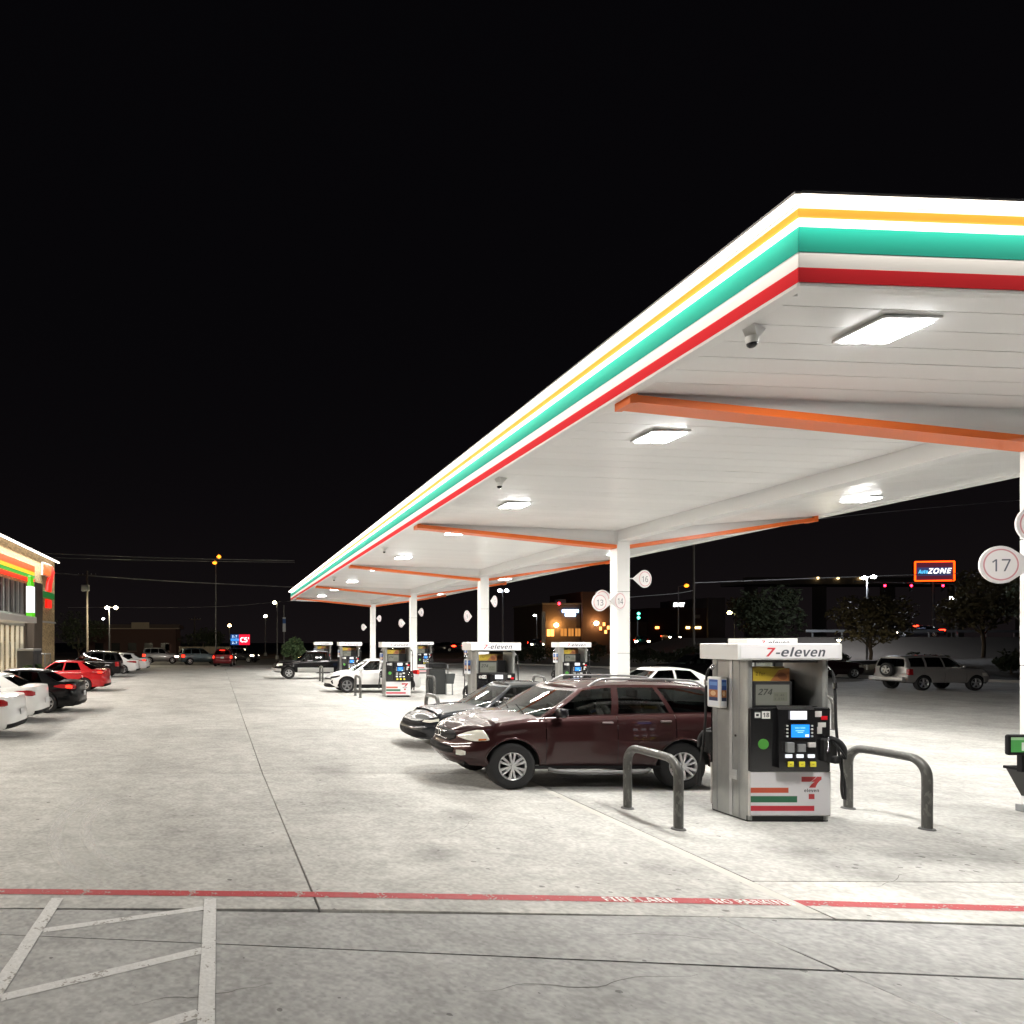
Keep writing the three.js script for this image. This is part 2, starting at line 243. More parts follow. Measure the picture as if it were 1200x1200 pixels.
// far street, verge and kerbs
const asphalt = std(lin(0.06, 0.057, 0.055), 0.9), dirt = std(lin(0.16, 0.085, 0.05), 0.95, 0, { map: dataTex(256, (u, v) => { const k = 0.55 + 0.6 * (fbm(u * 12, v * 12, 4, 12, 5) - 0.4); return [k, k * .95, k * .9]; }) });
structure(part('street', new THREE.PlaneGeometry(160, 30).rotateX(-Math.PI / 2).translate(-20, -0.10, -83.5), asphalt, scene));
structure(part('verge', new THREE.PlaneGeometry(160, 60).rotateX(-Math.PI / 2).translate(-20, -0.11, -129), dirt, scene));
const kerbMat = std(lin(0.34, 0.33, 0.31), 0.85);
structure(whole('kerb', wallBar(W3(20, 0, 68.3), W3(29, 0, 71.5), -0.1, 0.14, -0.08, 0.08), kerbMat));
structure(whole('kerb', wallBar(W3(29, 0, 71.5), W3(55, 0, diag(55)), -0.1, 0.14, -0.08, 0.08), kerbMat));
structure(whole('kerb', wallBar(W3(-40, 0, 68.4), W3(-14, 0, 68.4), -0.1, 0.12, -0.08, 0.08), kerbMat));
{ // rising planted bank beyond the side street
  const P = []; for (let i = 0; i <= 40; i++) { const r = []; for (let j = 0; j <= 16; j++) { const t = i / 40, u = j / 16, bx = lerp(24, 80, t), bd = t < .1 ? 73 : diag(bx) + 1, x = bx + u * 60, d = Math.max(12, bd) + u * 60; r.push(W3(x, 0.05 + smooth(.02, .3, u) * 1.2 * smooth(35, 60, bx) + 0.5 * (fbm(x * .1, d * .1, 3) - .4) * smooth(0, .2, u), d)); } P.push(r); }
  structure(part('embankment', new MB().grid(P, () => V3(0, 1, 0)).geo(), std(lin(0.04, 0.03, 0.02), 0.95, 0, { map: dataTex(256, (u, v) => { const k = .45 + .8 * (fbm(u * 16, v * 16, 4, 16, 95) - .3); return [k, k * .95, k * .85]; }) }), scene)); }
// ---------------------------------------------------------------- the canopy
const XL = 5.3, XC = 11.1, XR = 16.8, D0 = 6.3, D1 = 54.6, FH = 0.775;
const XCol = 11.22, colD = [9.3, 19.37, 29.6, 40.6, 51.6];
const yb = (x) => x < XC ? lerp(5.65, 5.43, (x - XL) / (XC - XL)) : lerp(5.43, 5.85, (x - XC) / (XR - XC));   // lower edge of the fascia
const canopy = thing('station_canopy', 'long white fuel station canopy with green and red fascia stripes and orange beams', 'canopy', V3(0, 0, 0));
{
  // deck panels, one by one
  const n = 120, w = (D1 - D0 - 0.16) / n, mats = [0.735, 0.75, 0.765].map((k) => std(lin(k * 1.06, k * 1.055, k * 1.045), 0.3));
  for (const [x0, x1] of [[XL + 0.06, XC], [XC, XR - 0.06]]) {
    const a = W3(x0, yb(x0) + 0.05, 0), b = W3(x1, yb(x1) + 0.05, 0), g = wallBar(a, b, 0, 0.03, -w / 2 + 0.006, w / 2 - 0.006);
    for (let i = 0; i < n; i++) { const p = part('deck_panel', g, mats[Math.floor(hash(i, x0 | 0) * 3)], canopy); p.position.set(0, rr(-0.001, 0.001), -(D0 + 0.08 + (i + 0.5) * w)); }
  }
  const lift = 0.1, T = (x, d, h) => W3(x, yb(x) + h, d);
  part('roof_deck', [hexa(T(XL + .05, D0 + .05, lift), T(XC, D0 + .05, lift), T(XC, D1 - .05, lift), T(XL + .05, D1 - .05, lift), T(XL + .05, D0 + .05, .3), T(XC, D0 + .05, .3), T(XC, D1 - .05, .3), T(XL + .05, D1 - .05, .3)),
    hexa(T(XC, D0 + .05, lift), T(XR - .05, D0 + .05, lift), T(XR - .05, D1 - .05, lift), T(XC, D1 - .05, lift), T(XC, D0 + .05, .3), T(XR - .05, D0 + .05, .3), T(XR - .05, D1 - .05, .3), T(XC, D1 - .05, .3))], grey, canopy);
  // fascia: panels with thin joints, stripes proud of them
  const runs = [[W3(XL, yb(XL), D1), W3(XL, yb(XL), D0), 16], [W3(XL, yb(XL), D0), W3(XC, yb(XC), D0), 2], [W3(XC, yb(XC), D0), W3(XR, yb(XR), D0), 2], [W3(XR, yb(XR), D0), W3(XR, yb(XR), D1), 16], [W3(XR, yb(XR), D1), W3(XC, yb(XC), D1), 2], [W3(XC, yb(XC), D1), W3(XL, yb(XL), D1), 2]];
  const fasciaWhite = std(lin(0.8, 0.8, 0.79), 0.35), ledMat = glow(0xfff3e0, 3.2), ledHouse = std(lin(0.6, 0.6, 0.6), 0.4);
  runs.forEach(([A, B, k], q) => {
    const at = (t) => A.clone().lerp(B, t), L = A.distanceTo(B), out = q < 6 ? 1 : -1;
    const dir = V3(B.x - A.x, 0, B.z - A.z).normalize(), nrm = V3(-dir.z, 0, dir.x);
    // outward is the side away from the canopy centre
    const mid = at(0.5), s = nrm.dot(V3(mid.x - XC, 0, mid.z + (D0 + D1) / 2)) > 0 ? 1 : -1;
    const tt = (a, b) => s > 0 ? [a, b] : [-b, -a];
    const e = q === 0 || q === 3 ? 0.001 : 0;               // long sides overlap the ends a little
    for (let i = 0; i < k; i++) part('fascia_panel', wallBar(at(i / k + 0.004 / L), at((i + 1) / k - 0.004 / L), 0, FH, ...tt(-0.1, 0)), fasciaWhite, canopy);
    for (const [h0, h1, m, nm] of [[0.02, 0.155, stripeRed, 'red_stripe'], [0.30, 0.53, stripeGreen, 'green_stripe'], [0.615, 0.70, stripeOrange, 'orange_stripe']]) part(nm, wallBar(at(-0.004 / L * 0), B, h0, h1, ...tt(0.0005, 0.0025 + e)), m, canopy);
    part('bottom_lip', wallBar(A, B, -0.022, -0.002, ...tt(-0.09, 0.012 + e)), fasciaWhite, canopy);
    part('coping', wallBar(A, B, FH, FH + 0.012, ...tt(-0.12, 0.004 + e)), ledHouse, canopy); const far = (k) => [0, 3].includes(q) ? [A.clone().addScaledVector(dir, -k - .05), B.clone().addScaledVector(dir, k + .05)] : [q === 1 || q === 4 ? A.clone().addScaledVector(dir, -k) : A, q === 2 || q === 5 ? B.clone().addScaledVector(dir, k) : B], [A2, B2] = far(.1), at2 = (t) => A2.clone().lerp(B2, t);
    part('light_visor', wallBar(A2, B2, .735, .76, ...tt(0.004, 0.158 + e)), ledHouse, canopy);
    // light bar under the coping
    const m = Math.ceil(L / 4.6);
    for (let i = 0; i < m; i++) {
      const a = at2(i / m + 0.0003), b = at2((i + 1) / m - 0.0003);
      part('led_light_bar', wallBar(a, b, .675, .733, ...tt(0.1, 0.15 + e)), ledMat, canopy);
      if (q === 4 || q === 5) continue;
      const L2 = a.distanceTo(b), ra = new THREE.RectAreaLight(0xfff6ea, I_FASCIA, L2, 0.05), c = a.clone().lerp(b, .5).addScaledVector(nrm, s * 0.125).add(V3(0, .67, 0));
      ra.position.copy(c); const mm = new THREE.Matrix4(), xax = b.clone().sub(a).normalize(), zax = V3(0, 1, 0).addScaledVector(nrm, -s * 0.25).normalize(); zax.addScaledVector(xax, -zax.dot(xax)).normalize();
      mm.makeBasis(xax, zax.clone().cross(xax), zax); ra.quaternion.setFromRotationMatrix(mm); scene.add(ra);
    }
  });
  // beams
  for (const d of colD) {
    for (const [x0, x1] of [[XL + 0.22, XCol - 0.18], [XR - 0.2, XCol + 0.18]]) {
      const yt = (x) => yb(x) + 0.049, tip = yb(x0) - 0.09, col = 4.98, P = (x, y, k) => W3(x, y, d + k);
      part('beam', hexa(P(x0, tip + .1, -.09), P(x1, col + .11, -.09), P(x1, col + .11, .09), P(x0, tip + .1, .09), P(x0, yt(x0), -.09), P(x1, yt(x1), -.09), P(x1, yt(x1), .09), P(x0, yt(x0), .09)), metalWhite, canopy);
      part('beam_flange', [hexa(P(x0, tip, -.17), P(x1, col, -.17), P(x1, col, .17), P(x0, tip, .17), P(x0, tip + .1, -.17), P(x1, col + .1, -.17), P(x1, col + .1, .17), P(x0, tip + .1, .17)),
        box(0.1, 0.16, 0.36, x0 + (x0 < XC ? -.05 : .05), tip + .07, -d)], orange, canopy);
    }
    const c = new THREE.Group(); c.name = 'column'; c.position.set(XCol, 0, -d); canopy.add(c);
    for (const [y0, y1] of [[0.1, 2.02], [2.028, 3.76], [3.768, 5.5]]) part('cladding', rbox(0.36, y1 - y0, 0.36, 0.01, 0, (y0 + y1) / 2, 0), white, c);
    part('column_core', box(0.335, 5.3, 0.335, 0, 2.75, 0), dark, c);
    part('column_base', rbox(0.42, 0.1, 0.42, 0.01, 0, 0.051, 0), grey, c);
  }
  const cuts = [D0 + .1, ...colD, D1 - .1];
  for (let i = 0; i + 1 < cuts.length; i++) { const a = cuts[i] + (i ? .182 : 0), b = cuts[i + 1] - (i + 2 < cuts.length ? .182 : 0); part('spine_girder', box(0.34, 0.3, b - a, XCol, 5.33, -(a + b) / 2), metalWhite, canopy); }
  part('downpipe_strip', box(.06, .03, D1 - D0 - .5, XL + .17, yb(XL) + .028, -(D0 + D1) / 2), fasciaWhite, canopy);
}
// ---- lamps in the deck
const lightD = [7.15, 10.85, 16.3, 20.4, 26.4, 30.8, 37.0, 42.7, 48.6, 53.0];
{
  const lens = glow(0xffffff, 16), rim = std(lin(.7, .7, .7), .4);
  let first;
  const ord = ['first', 'second', 'third', 'fourth', 'fifth', 'sixth', 'seventh', 'eighth', 'ninth', 'tenth'];
  lightD.forEach((d, i) => [6.92, 15.2].forEach((x, r) => {
    const y = yb(x) + 0.046, lab = `square white canopy lamp, ${ord[i]} from the near end of the ${r ? 'street-side' : 'shop-side'} row`, pos = W3(x, y, d);
    if (!first) {
      first = thing('canopy_light', lab, 'ceiling lamp', pos, 0, 'lamps in the canopy deck');
      part('housing', rbox(.6, .03, .6, .012, 0, -.016, 0), rim, first);
      for (const sx of [-.14, .14]) part('lens', rbox(.24, .03, .5, .012, sx, -.042, 0), lens, first);
    } else copyOf(first, pos, 0, lab);
    const ra = new THREE.RectAreaLight(0xfefbf4, I_CANOPY, .52, .5); ra.position.set(x, y - .065, -d); ra.rotation.x = -Math.PI / 2; scene.add(ra);
  }));
}
// ---- dome cameras by the edge
{
  let first; const wh = std(lin(.7, .7, .69), .4), sm = phys(lin(.02, .02, .022), { roughness: .12 });
  [[5.62, 7.25, 'largest'], [5.62, 13.9, 'second'], [5.64, 24, 'third'], [5.64, 35, 'fourth']].forEach(([x, d, o], i) => {
    const lab = i ? `small white security camera under the canopy edge, ${o} from the near corner` : 'white security camera under the near corner of the canopy', pos = W3(x, yb(x) + .05, d);
    if (first) return copyOf(first, pos, .5, lab);
    first = thing('security_camera', lab, 'camera', pos, .5, 'security cameras on the canopy');
    part('bracket', hexa(V3(-.13, 0, -.06), V3(.13, 0, -.06), V3(.13, 0, .06), V3(-.13, 0, .06), V3(-.05, -.11, -.05), V3(.02, -.11, -.05), V3(.02, -.11, .05), V3(-.05, -.11, .05)), wh, first);
    part('housing', [cyl(.065, .055, .07, 16, -.03, -.14, 0)], wh, first);
    part('lens_dome', new THREE.SphereGeometry(.052, 14, 8, 0, 6.3, 1.57, 1.57).translate(-.03, -.172, 0), sm, first);
  });
}
// ---- round number boards on the columns
const numTex = {};
function numberSign(n, x, y, d, arm, turn, label) {
  const g = thing('pump_number_sign', label, 'number sign', W3(x, y, d), turn, 'round number boards on the canopy columns'), R = .245;
  const sh = new THREE.Shape(), a0 = Math.acos(R / .43), s = Math.sign(arm) || 1;
  const pts = []; for (let i = 0; i <= 40; i++) { const a = a0 + (2 * Math.PI - 2 * a0) * i / 40; pts.push(new THREE.Vector2(s * R * Math.cos(a), R * Math.sin(a))); } pts.push(new THREE.Vector2(s * .43, 0));
  sh.setFromPoints(pts);
  part('board', new THREE.ExtrudeGeometry(sh, { depth: .02, bevelEnabled: true, bevelSize: .004, bevelThickness: .003, bevelSegments: 1 }).translate(0, 0, -.01), std(lin(.75, .72, .72), .45), g);
  numTex[n] ??= std(0xffffff, .5, 0, { map: canvasTex(256, 256, (c, w) => { c.fillStyle = '#e9e4e4'; c.fillRect(0, 0, w, w); c.strokeStyle = '#cf8f96'; c.lineWidth = 11; c.beginPath(); c.arc(128, 128, 118, 0, 7); c.stroke(); c.fillStyle = '#5b5d68'; c.font = '132px sans-serif'; c.textAlign = 'center'; c.textBaseline = 'middle'; c.fillText(n, 128, 134); }) });
  part('number_face', new THREE.CircleGeometry(.218, 40).translate(0, 0, .0145), numTex[n], g);
  part('arm', rod(V3(s * .4, 0, 0), V3(arm, 0, 0), .014), white, g);
}
numberSign('17', 10.28, 3.37, 9.05, .56, -.12, 'round number board reading 17 beside the pole at the frame edge');
numberSign('19', 10.68, 3.9, 8.98, .4, -.1, 'round number board above the one reading 17, cut by the frame');
numberSign('13', 10.58, 3.46, 19.25, .5, .22, 'round number board reading 13 beside the thick white column');
numberSign('14', 10.86, 3.47, 18.75, -.35, .45, 'round number board reading 14 in front of the thick white column');
numberSign('15', 10.93, 3.6, 19.75, .35, .2, 'round number board half hidden behind the board reading 13');
numberSign('16', 11.92, 4.13, 19.37, -.58, .3, 'round number board reading 16 on a thin arm, standing higher than the others');
{ let k = 0; const ordc = ['second', 'third', 'fourth']; for (const d of colD.slice(2)) { const nn = [['9', '12'], ['5', '8'], ['1', '4']][k]; numberSign(nn[0], XC - .62, 3.45, d - .1, .4, .75, `round number board low on the ${ordc[k]} column behind the thick white one`); numberSign(nn[1], XC + .62, 4.1, d, -.4, .8, `round number board high on the ${ordc[k]} column behind the thick white one`); k++; } }
// ---------------------------------------------------------------- fuel pumps
const brandTex = canvasTex(1024, 160, (c, w, h) => { c.fillStyle = '#e6e4e6'; c.fillRect(0, 0, w, h); c.textBaseline = 'middle'; c.font = 'italic bold 150px sans-serif'; c.fillStyle = '#c4353f'; c.fillText('7', 208, 86); c.fillStyle = '#4a4d55'; c.fillText('-eleven', 302, 86, 545); });
const doorTex = canvasTex(768, 448, (c, w, h) => {
  c.fillStyle = '#dcdadd'; c.fillRect(0, 0, w, h);
  c.fillStyle = '#c4553a'; c.fillRect(0, 160, 366, 54); c.fillStyle = '#2f6e4e'; c.fillRect(0, 248, 450, 66); c.fillStyle = '#c22d3c'; c.fillRect(0, 350, 616, 54);
  c.fillStyle = '#b83a3c'; c.beginPath(); c.moveTo(492, 44); c.lineTo(686, 44); c.lineTo(686, 74); c.quadraticCurveTo(640, 110, 628, 160); c.lineTo(566, 160); c.quadraticCurveTo(580, 124, 622, 98); c.lineTo(492, 98); c.fill(); c.fillRect(562, 226, 56, 54);
  c.strokeStyle = '#dcdadd'; c.lineWidth = 5; c.beginPath(); c.moveTo(640, 44); c.quadraticCurveTo(610, 80, 572, 104); c.stroke();
  c.fillStyle = '#33363c'; c.font = 'bold 46px sans-serif'; c.textAlign = 'center'; c.fillText('eleven', 590, 206, 196);
});
const posterTex = canvasTex(256, 80, (c, w, h) => { c.fillStyle = '#a08a2c'; c.fillRect(0, 0, w, h); c.fillStyle = '#8a5a34'; c.beginPath(); c.moveTo(120, 80); c.lineTo(180, 12); c.lineTo(256, 0); c.lineTo(256, 80); c.fill(); c.fillStyle = '#6b3f26'; c.beginPath(); c.ellipse(205, 50, 34, 22, .3, 0, 7); c.fill(); c.fillStyle = '#5b4d12'; c.font = 'bold 30px sans-serif'; c.fillText('2 for', 18, 46); });
const lcdTex = canvasTex(256, 160, (c, w, h) => { c.fillStyle = '#63645d'; c.fillRect(0, 0, w, h); c.fillStyle = '#2a2c28'; c.font = 'italic bold 66px sans-serif'; c.fillText('274', 14, 80); c.fillStyle = '#5b5c52'; c.fillRect(134, 60, 106, 68); c.fillStyle = '#3a3b36'; c.font = '26px monospace'; c.fillText('10.46', 140, 90); c.fillText('3.818', 140, 120); });
const adTex = canvasTex(96, 256, (c, w, h) => { c.fillStyle = '#dfe3ea'; c.fillRect(0, 0, w, h); c.fillStyle = '#27509c'; c.fillRect(8, 8, 80, 96); c.fillStyle = '#5e8ac9'; c.fillRect(14, 30, 68, 34); c.fillStyle = '#a9683a'; c.fillRect(8, 104, 80, 70); c.fillStyle = '#d8b48a'; c.beginPath(); c.arc(46, 138, 24, 0, 7); c.fill(); c.fillStyle = '#26355e'; c.fillRect(8, 174, 80, 34); });
const screenTex = canvasTex(128, 96, (c, w, h) => { c.fillStyle = '#1f7fe6'; c.fillRect(0, 0, w, h); c.fillStyle = '#9fd4ff'; c.font = 'bold 15px sans-serif'; c.fillText('WELCOME', 26, 30); c.fillRect(30, 44, 62, 5); c.fillRect(44, 56, 40, 5); c.fillStyle = '#e8f6ff'; c.fillRect(98, 74, 26, 18); });
const yellowTex = canvasTex(64, 64, (c) => { c.fillStyle = '#e8dd3c'; c.fillRect(0, 0, 64, 64); c.fillStyle = '#7a7414'; c.font = 'bold 22px sans-serif'; c.fillText('87', 18, 40); });
function pumpNumTex(n) { return canvasTex(128, 64, (c) => { c.fillStyle = '#111214'; c.fillRect(0, 0, 128, 64); c.fillStyle = '#e4e2df'; c.fillRect(2, 14, 44, 40); c.fillRect(58, 4, 66, 58); c.fillStyle = '#222'; c.font = 'bold 48px sans-serif'; c.textAlign = 'center'; c.fillText(n, 91, 51); c.fillRect(12, 24, 22, 20); }); }
const pumpSilver = std(lin(.42, .425, .42), .3, .5, { map: wornTex }), pumpLight = std(lin(.5, .5, .5), .35, .35);
const pumpMats = { brand: std(0xffffff, .35, 0, { map: brandTex }), door: std(0xffffff, .4, 0, { map: doorTex }), poster: std(0xffffff, .4, 0, { map: posterTex }), lcd: std(0xffffff, .3, 0, { map: lcdTex, emissive: new THREE.Color(0xffffff), emissiveMap: lcdTex, emissiveIntensity: .12 }), ad: std(0xffffff, .35, 0, { map: adTex }), screen: std(0x050505, .2, 0, { emissive: new THREE.Color(0xffffff), emissiveMap: screenTex, emissiveIntensity: .95 }), pad: glow(0xf4f6ff, .55, 0x999999), yellow: std(0xffffff, .45, 0, { map: yellowTex }), sticker: std(lin(.6, .58, .56), .5), greenDot: std(lin(.08, .33, .05), .4), red: stripeRed };
function buildPump(label, num, pos) {
  const g = thing('fuel_pump', label, 'fuel pump', pos, 0, 'fuel pumps under the canopy'), T = .68, Wd = 1.09, zF = T / 2;
  // side uprights: rounded columns of the full height
  for (const s of [-1, 1]) {
    const sh = new THREE.Shape(), w = .085, x0 = s * Wd / 2, x1 = x0 - s * w;
    sh.moveTo(x1, -zF + .03); sh.lineTo(x1, zF - .03); sh.lineTo(x1 + s * .02, zF); sh.lineTo(x0 - s * .05, zF); sh.quadraticCurveTo(x0, zF, x0, zF - .16); sh.lineTo(x0, -zF + .16); sh.quadraticCurveTo(x0, -zF, x0 - s * .05, -zF); sh.lineTo(x1 + s * .02, -zF); sh.closePath();
    part('upright', new THREE.ExtrudeGeometry(sh, { depth: 2.14, bevelEnabled: false, curveSegments: 6 }).rotateX(-Math.PI / 2).translate(0, .02, 0), pumpSilver, g);
    part('trim_strip', box(.012, 2.1, .05, s * (Wd / 2 + .002), 1.08, .06), pumpLight, g);
    for (const zz of [-.2, .2]) part('seam_bead', box(.006, 2.1, .008, s * (Wd / 2 + .001), 1.08, zz), grey, g);
    part('lock', cyl(.016, .016, .012, 12).rotateZ(Math.PI / 2).translate(s * (Wd / 2 + .006), 1.1, .15), chrome, g);
    part('vent_plate', [rbox(.012, .13, .13, .004, s * (Wd / 2 + .005), .58, .1), ...[0, 1, 2].map((k) => box(.02, .012, .1, s * (Wd / 2 + .006), .545 + k * .035, .1))], pumpLight, g);
  }
  for (const f of [1, -1]) {
    const face = new THREE.Group(); face.name = 'pump_face'; face.rotation.y = f > 0 ? 0 : Math.PI; g.add(face);
    part('lower_door', rbox(1.06, .58, .03, .008, .0, .37, zF + .004), pumpMats.sticker, face);
    part('door_print', new THREE.PlaneGeometry(1.03, .555).translate(.0, .372, zF + .022), pumpMats.door, face);
    part('console', rbox(1.04, .84, .1, .02, .0, 1.075, zF - .02), blackGloss, face);
    part('console_hood', hexa(V3(-.2, .72, zF + .032), V3(.27, .72, zF + .032), V3(.27, .72, zF + .09), V3(-.2, .72, zF + .09), V3(-.2, 1.52, zF + .032), V3(.27, 1.52, zF + .032), V3(.27, 1.47, zF + .075), V3(-.2, 1.47, zF + .075)), blackGloss, face);
    part('lit_panel', rbox(.21, .11, .012, .004, .05, 1.4, zF + .09), pumpMats.pad, face);
    part('screen', rbox(.25, .185, .02, .005, .06, 1.2, zF + .092), blackGloss, face);
    part('screen_glass', new THREE.PlaneGeometry(.235, .165).translate(.06, 1.2, zF + .106), pumpMats.screen, face);
    for (const sx of [-.1, .22]) for (let k = 0; k < 4; k++) part('key', rbox(.022, .022, .014, .004, sx, 1.13 + k * .045, zF + .095), pumpMats.sticker, face);
    part('card_reader', rbox(.09, .13, .05, .01, -.08, .99, zF + .11), grey, face);
    part('keypad', rbox(.1, .1, .025, .005, .08, .98, zF + .098), grey, face);
    part('receipt_slot', rbox(.09, .06, .03, .006, .21, 1.02, zF + .1), pumpMats.sticker, face);
    for (let k = 0; k < 3; k++) { const x = -.08 + k * .145; part('price_display', rbox(.085, .045, .012, .004, x, .875, zF + .095), pumpMats.pad, face); part('grade_button', rbox(.075, .07, .016, .012, x + .02, .77, zF + .1), pumpMats.yellow, face); }
    part('number_plate', new THREE.PlaneGeometry(.21, .105).translate(-.37, 1.4, zF + .034), std(0xffffff, .4, 0, { map: pumpNumTex(num) }), face);
    part('round_sticker', new THREE.CylinderGeometry(.068, .068, .006, 24).rotateX(Math.PI / 2).translate(-.36, 1.02, zF + .034), pumpMats.greenDot, face);
    for (const [x, y, w, h] of [[.355, 1.41, .085, .075], [.4, 1.27, .1, .06], [.37, 1.2, .06, .09]]) part('notice', rbox(w, h, .006, .002, x, y, zF + .034), pumpMats.sticker, face);
    part('notice', rbox(.08, .05, .006, .002, .43, 1.36, zF + .035), pumpMats.red, face);
    // price screen and poster in the upper opening
    part('display_housing', rbox(.52, .34, .2, .012, -.2, 1.66, zF - .12), dark, face);
    part('display', new THREE.PlaneGeometry(.44, .27).translate(-.2, 1.655, zF - .017), pumpMats.lcd, face);
    part('poster', rbox(.48, .17, .03, .004, -.21, 1.92, zF - .04), pumpMats.poster, face);
    // nozzle and hose
    const nz = new THREE.Group(); nz.name = 'nozzle'; nz.position.set(.47, .95, zF + .04); face.add(nz);
    part('boot', [rbox(.17, .3, .12, .03, 0, 0, 0), rbox(.1, .1, .14, .03, .04, -.12, .04)], rubber, nz);
    part('grip', [tube([V3(-.02, .16, .05), V3(.05, .12, .1), V3(.1, .03, .12), V3(.12, -.1, .1)], .032, 12, 8), tube([V3(0, .1, .09), V3(.05, .0, .14), V3(.1, -.08, .14)], .012, 10, 6)], rubber, nz);
    part('spout', rod(V3(-.02, .16, .05), V3(-.06, -.02, .07), .014), chrome, nz);
    part('hose', tube([V3(.565, 2.02, zF - .1), V3(.6, 1.95, zF - .04), V3(.6, 1.7, zF), V3(.6, 1.2, zF + .02), V3(.63, .75, zF + .05), V3(.66, .45, zF + .08), V3(.64, .3, zF + .09), V3(.61, .4, zF + .09), V3(.6, .65, zF + .1), V3(.56, .86, zF + .14)], .0155, 60, 8), rubber, face);
    part('hose_swivel', rod(V3(.55, 2.03, zF - .1), V3(.585, 1.97, zF - .07), .028), chrome, face); part('breakaway', rod(V3(.6, 1.82, zF), V3(.6, 1.74, zF), .026), chrome, face);
  }
  part('plinth', rbox(1.06, .08, .64, .006, 0, .04, 0), dark, g);
  part('cross_frame', box(.9, .06, .5, 0, 1.47, 0), dark, g); part('cross_frame', box(.9, .05, .5, 0, 2.1, 0), dark, g);
  // bowed sign box on top
  const sh = new THREE.Shape(), hw = .665, top = .46; sh.moveTo(-hw, -top * .75); sh.quadraticCurveTo(0, -top * 1.12, hw, -top * .75); sh.lineTo(hw, top * .75); sh.quadraticCurveTo(0, top * 1.12, -hw, top * .75); sh.closePath();
  part('sign_box', new THREE.ExtrudeGeometry(sh, { depth: .19, bevelEnabled: true, bevelSize: .012, bevelThickness: .012, bevelSegments: 2, curveSegments: 16 }).rotateX(-Math.PI / 2).translate(0, 2.125, 0), white, g);
  for (const f of [1, -1]) { const P = []; for (let i = 0; i <= 16; i++) { const a = i / 16, x = lerp(-hw * .97, hw * .97, a), b = (x / hw + 1) / 2, z = top * .75 * (1 - b) ** 2 + 2 * b * (1 - b) * top * 1.12 + b * b * top * .75 + .0165; P.push([x, z, a]); } const m = new MB(); for (let i = 0; i < 16; i++) { const [x, z, a] = P[i], [x2, z2, a2] = P[i + 1], n = V3(0, 0, f); m.quad(V3(x * f, 2.135, z * f), V3(x2 * f, 2.135, z2 * f), V3(x2 * f, 2.305, z2 * f), V3(x * f, 2.305, z * f), [n, n, n, n], [[a, 0], [a2, 0], [a2, 1], [a, 1]]); } part('sign_lettering', m.geo(), pumpMats.brand, g); }
  // advertisement box on the left flank
  part('advert_box', rbox(.1, .42, .26, .02, -Wd / 2 - .06, 1.66, -.12), white, g);
  part('advert_print', [new THREE.PlaneGeometry(.2, .37).rotateY(-Math.PI / 2).translate(-Wd / 2 - .112, 1.66, -.12), new THREE.PlaneGeometry(.08, .37).translate(-Wd / 2 - .06, 1.66, .0115)], pumpMats.ad, g);
  return g;
}
const islandD = [9.24, 18.85, 29.25, 40.2, 51.0], XA = 7.36, XB = 14.85;
buildPump('large near fuel pump with white lower door, between the two dark hoop guards', '18', W3(XA, 0, islandD[0]));
buildPump('fuel pump just behind the dark grey sedan, in front of a white column', '14', W3(XA, 0, islandD[1]));
buildPump('fuel pump whose sign pokes up behind the large near pump', '16', W3(XB, .11, islandD[1]));
part('pad', rbox(1.5, .11, 1.1, .02, 0, -.055, 0), kerbMat, scene.getObjectByName('fuel_pump_002'));
buildPump('fuel pump standing in front of the white hatchback', '10', W3(XA, 0, islandD[2]));
buildPump('fuel pump seen above the roof of the maroon SUV', '12', W3(XB, 0, islandD[2]));
buildPump('fuel pump between the black pickup and the white hatchback', '6', W3(XA, 0, islandD[3]));
buildPump('fuel pump mostly hidden behind the second white column', '8', W3(XB, 0, islandD[3]));
buildPump('fuel pump farthest along the row, behind the black pickup', '2', W3(XA, 0, islandD[4]));
buildPump('small fuel pump beside the third column, left of the litter bin', '4', W3(XB, 0, islandD[4]));
// ---------------------------------------------------------------- hoop guards
const hoopMat = phys(lin(.115, .113, .11), { roughness: .4, clearcoat: .2, map: chipTex });
let hoop0;
function hoop(a, b, label) { // a, b ground points [x, d]
  const L = Math.hypot(b[0] - a[0], b[1] - a[1]), pos = W3((a[0] + b[0]) / 2, 0, (a[1] + b[1]) / 2), turn = Math.atan2((b[1] - a[1]), b[0] - a[0]), R = .055, H = .87, c = .22;
  const g = thing('hoop_guard', label, 'bollard', pos, turn, 'steel hoop guards by the pumps'), k = L / 2, pts = [];
  const add = (x, y) => pts.push(V3(x, y, 0));
  add(-k, 0); add(-k, .3); add(-k, H - c); for (let i = 1; i < 6; i++) { const t = Math.PI / 2 * i / 6; add(-k + c - c * Math.cos(t), H - c + c * Math.sin(t)); } add(-k + c, H); add(k - c, H); for (let i = 1; i < 6; i++) { const t = Math.PI / 2 * i / 6; add(k - c + c * Math.sin(t), H - c + c * Math.cos(t)); } add(k, H - c); add(k, .3); add(k, 0);
  part('pipe', tube(pts, R, 60, 12), hoopMat, g);
  for (const s of [-1, 1]) part('collar', cyl(.075, .085, .02, 16, s * k, .01, 0), std(lin(.12, .12, .12), .7), g);
}

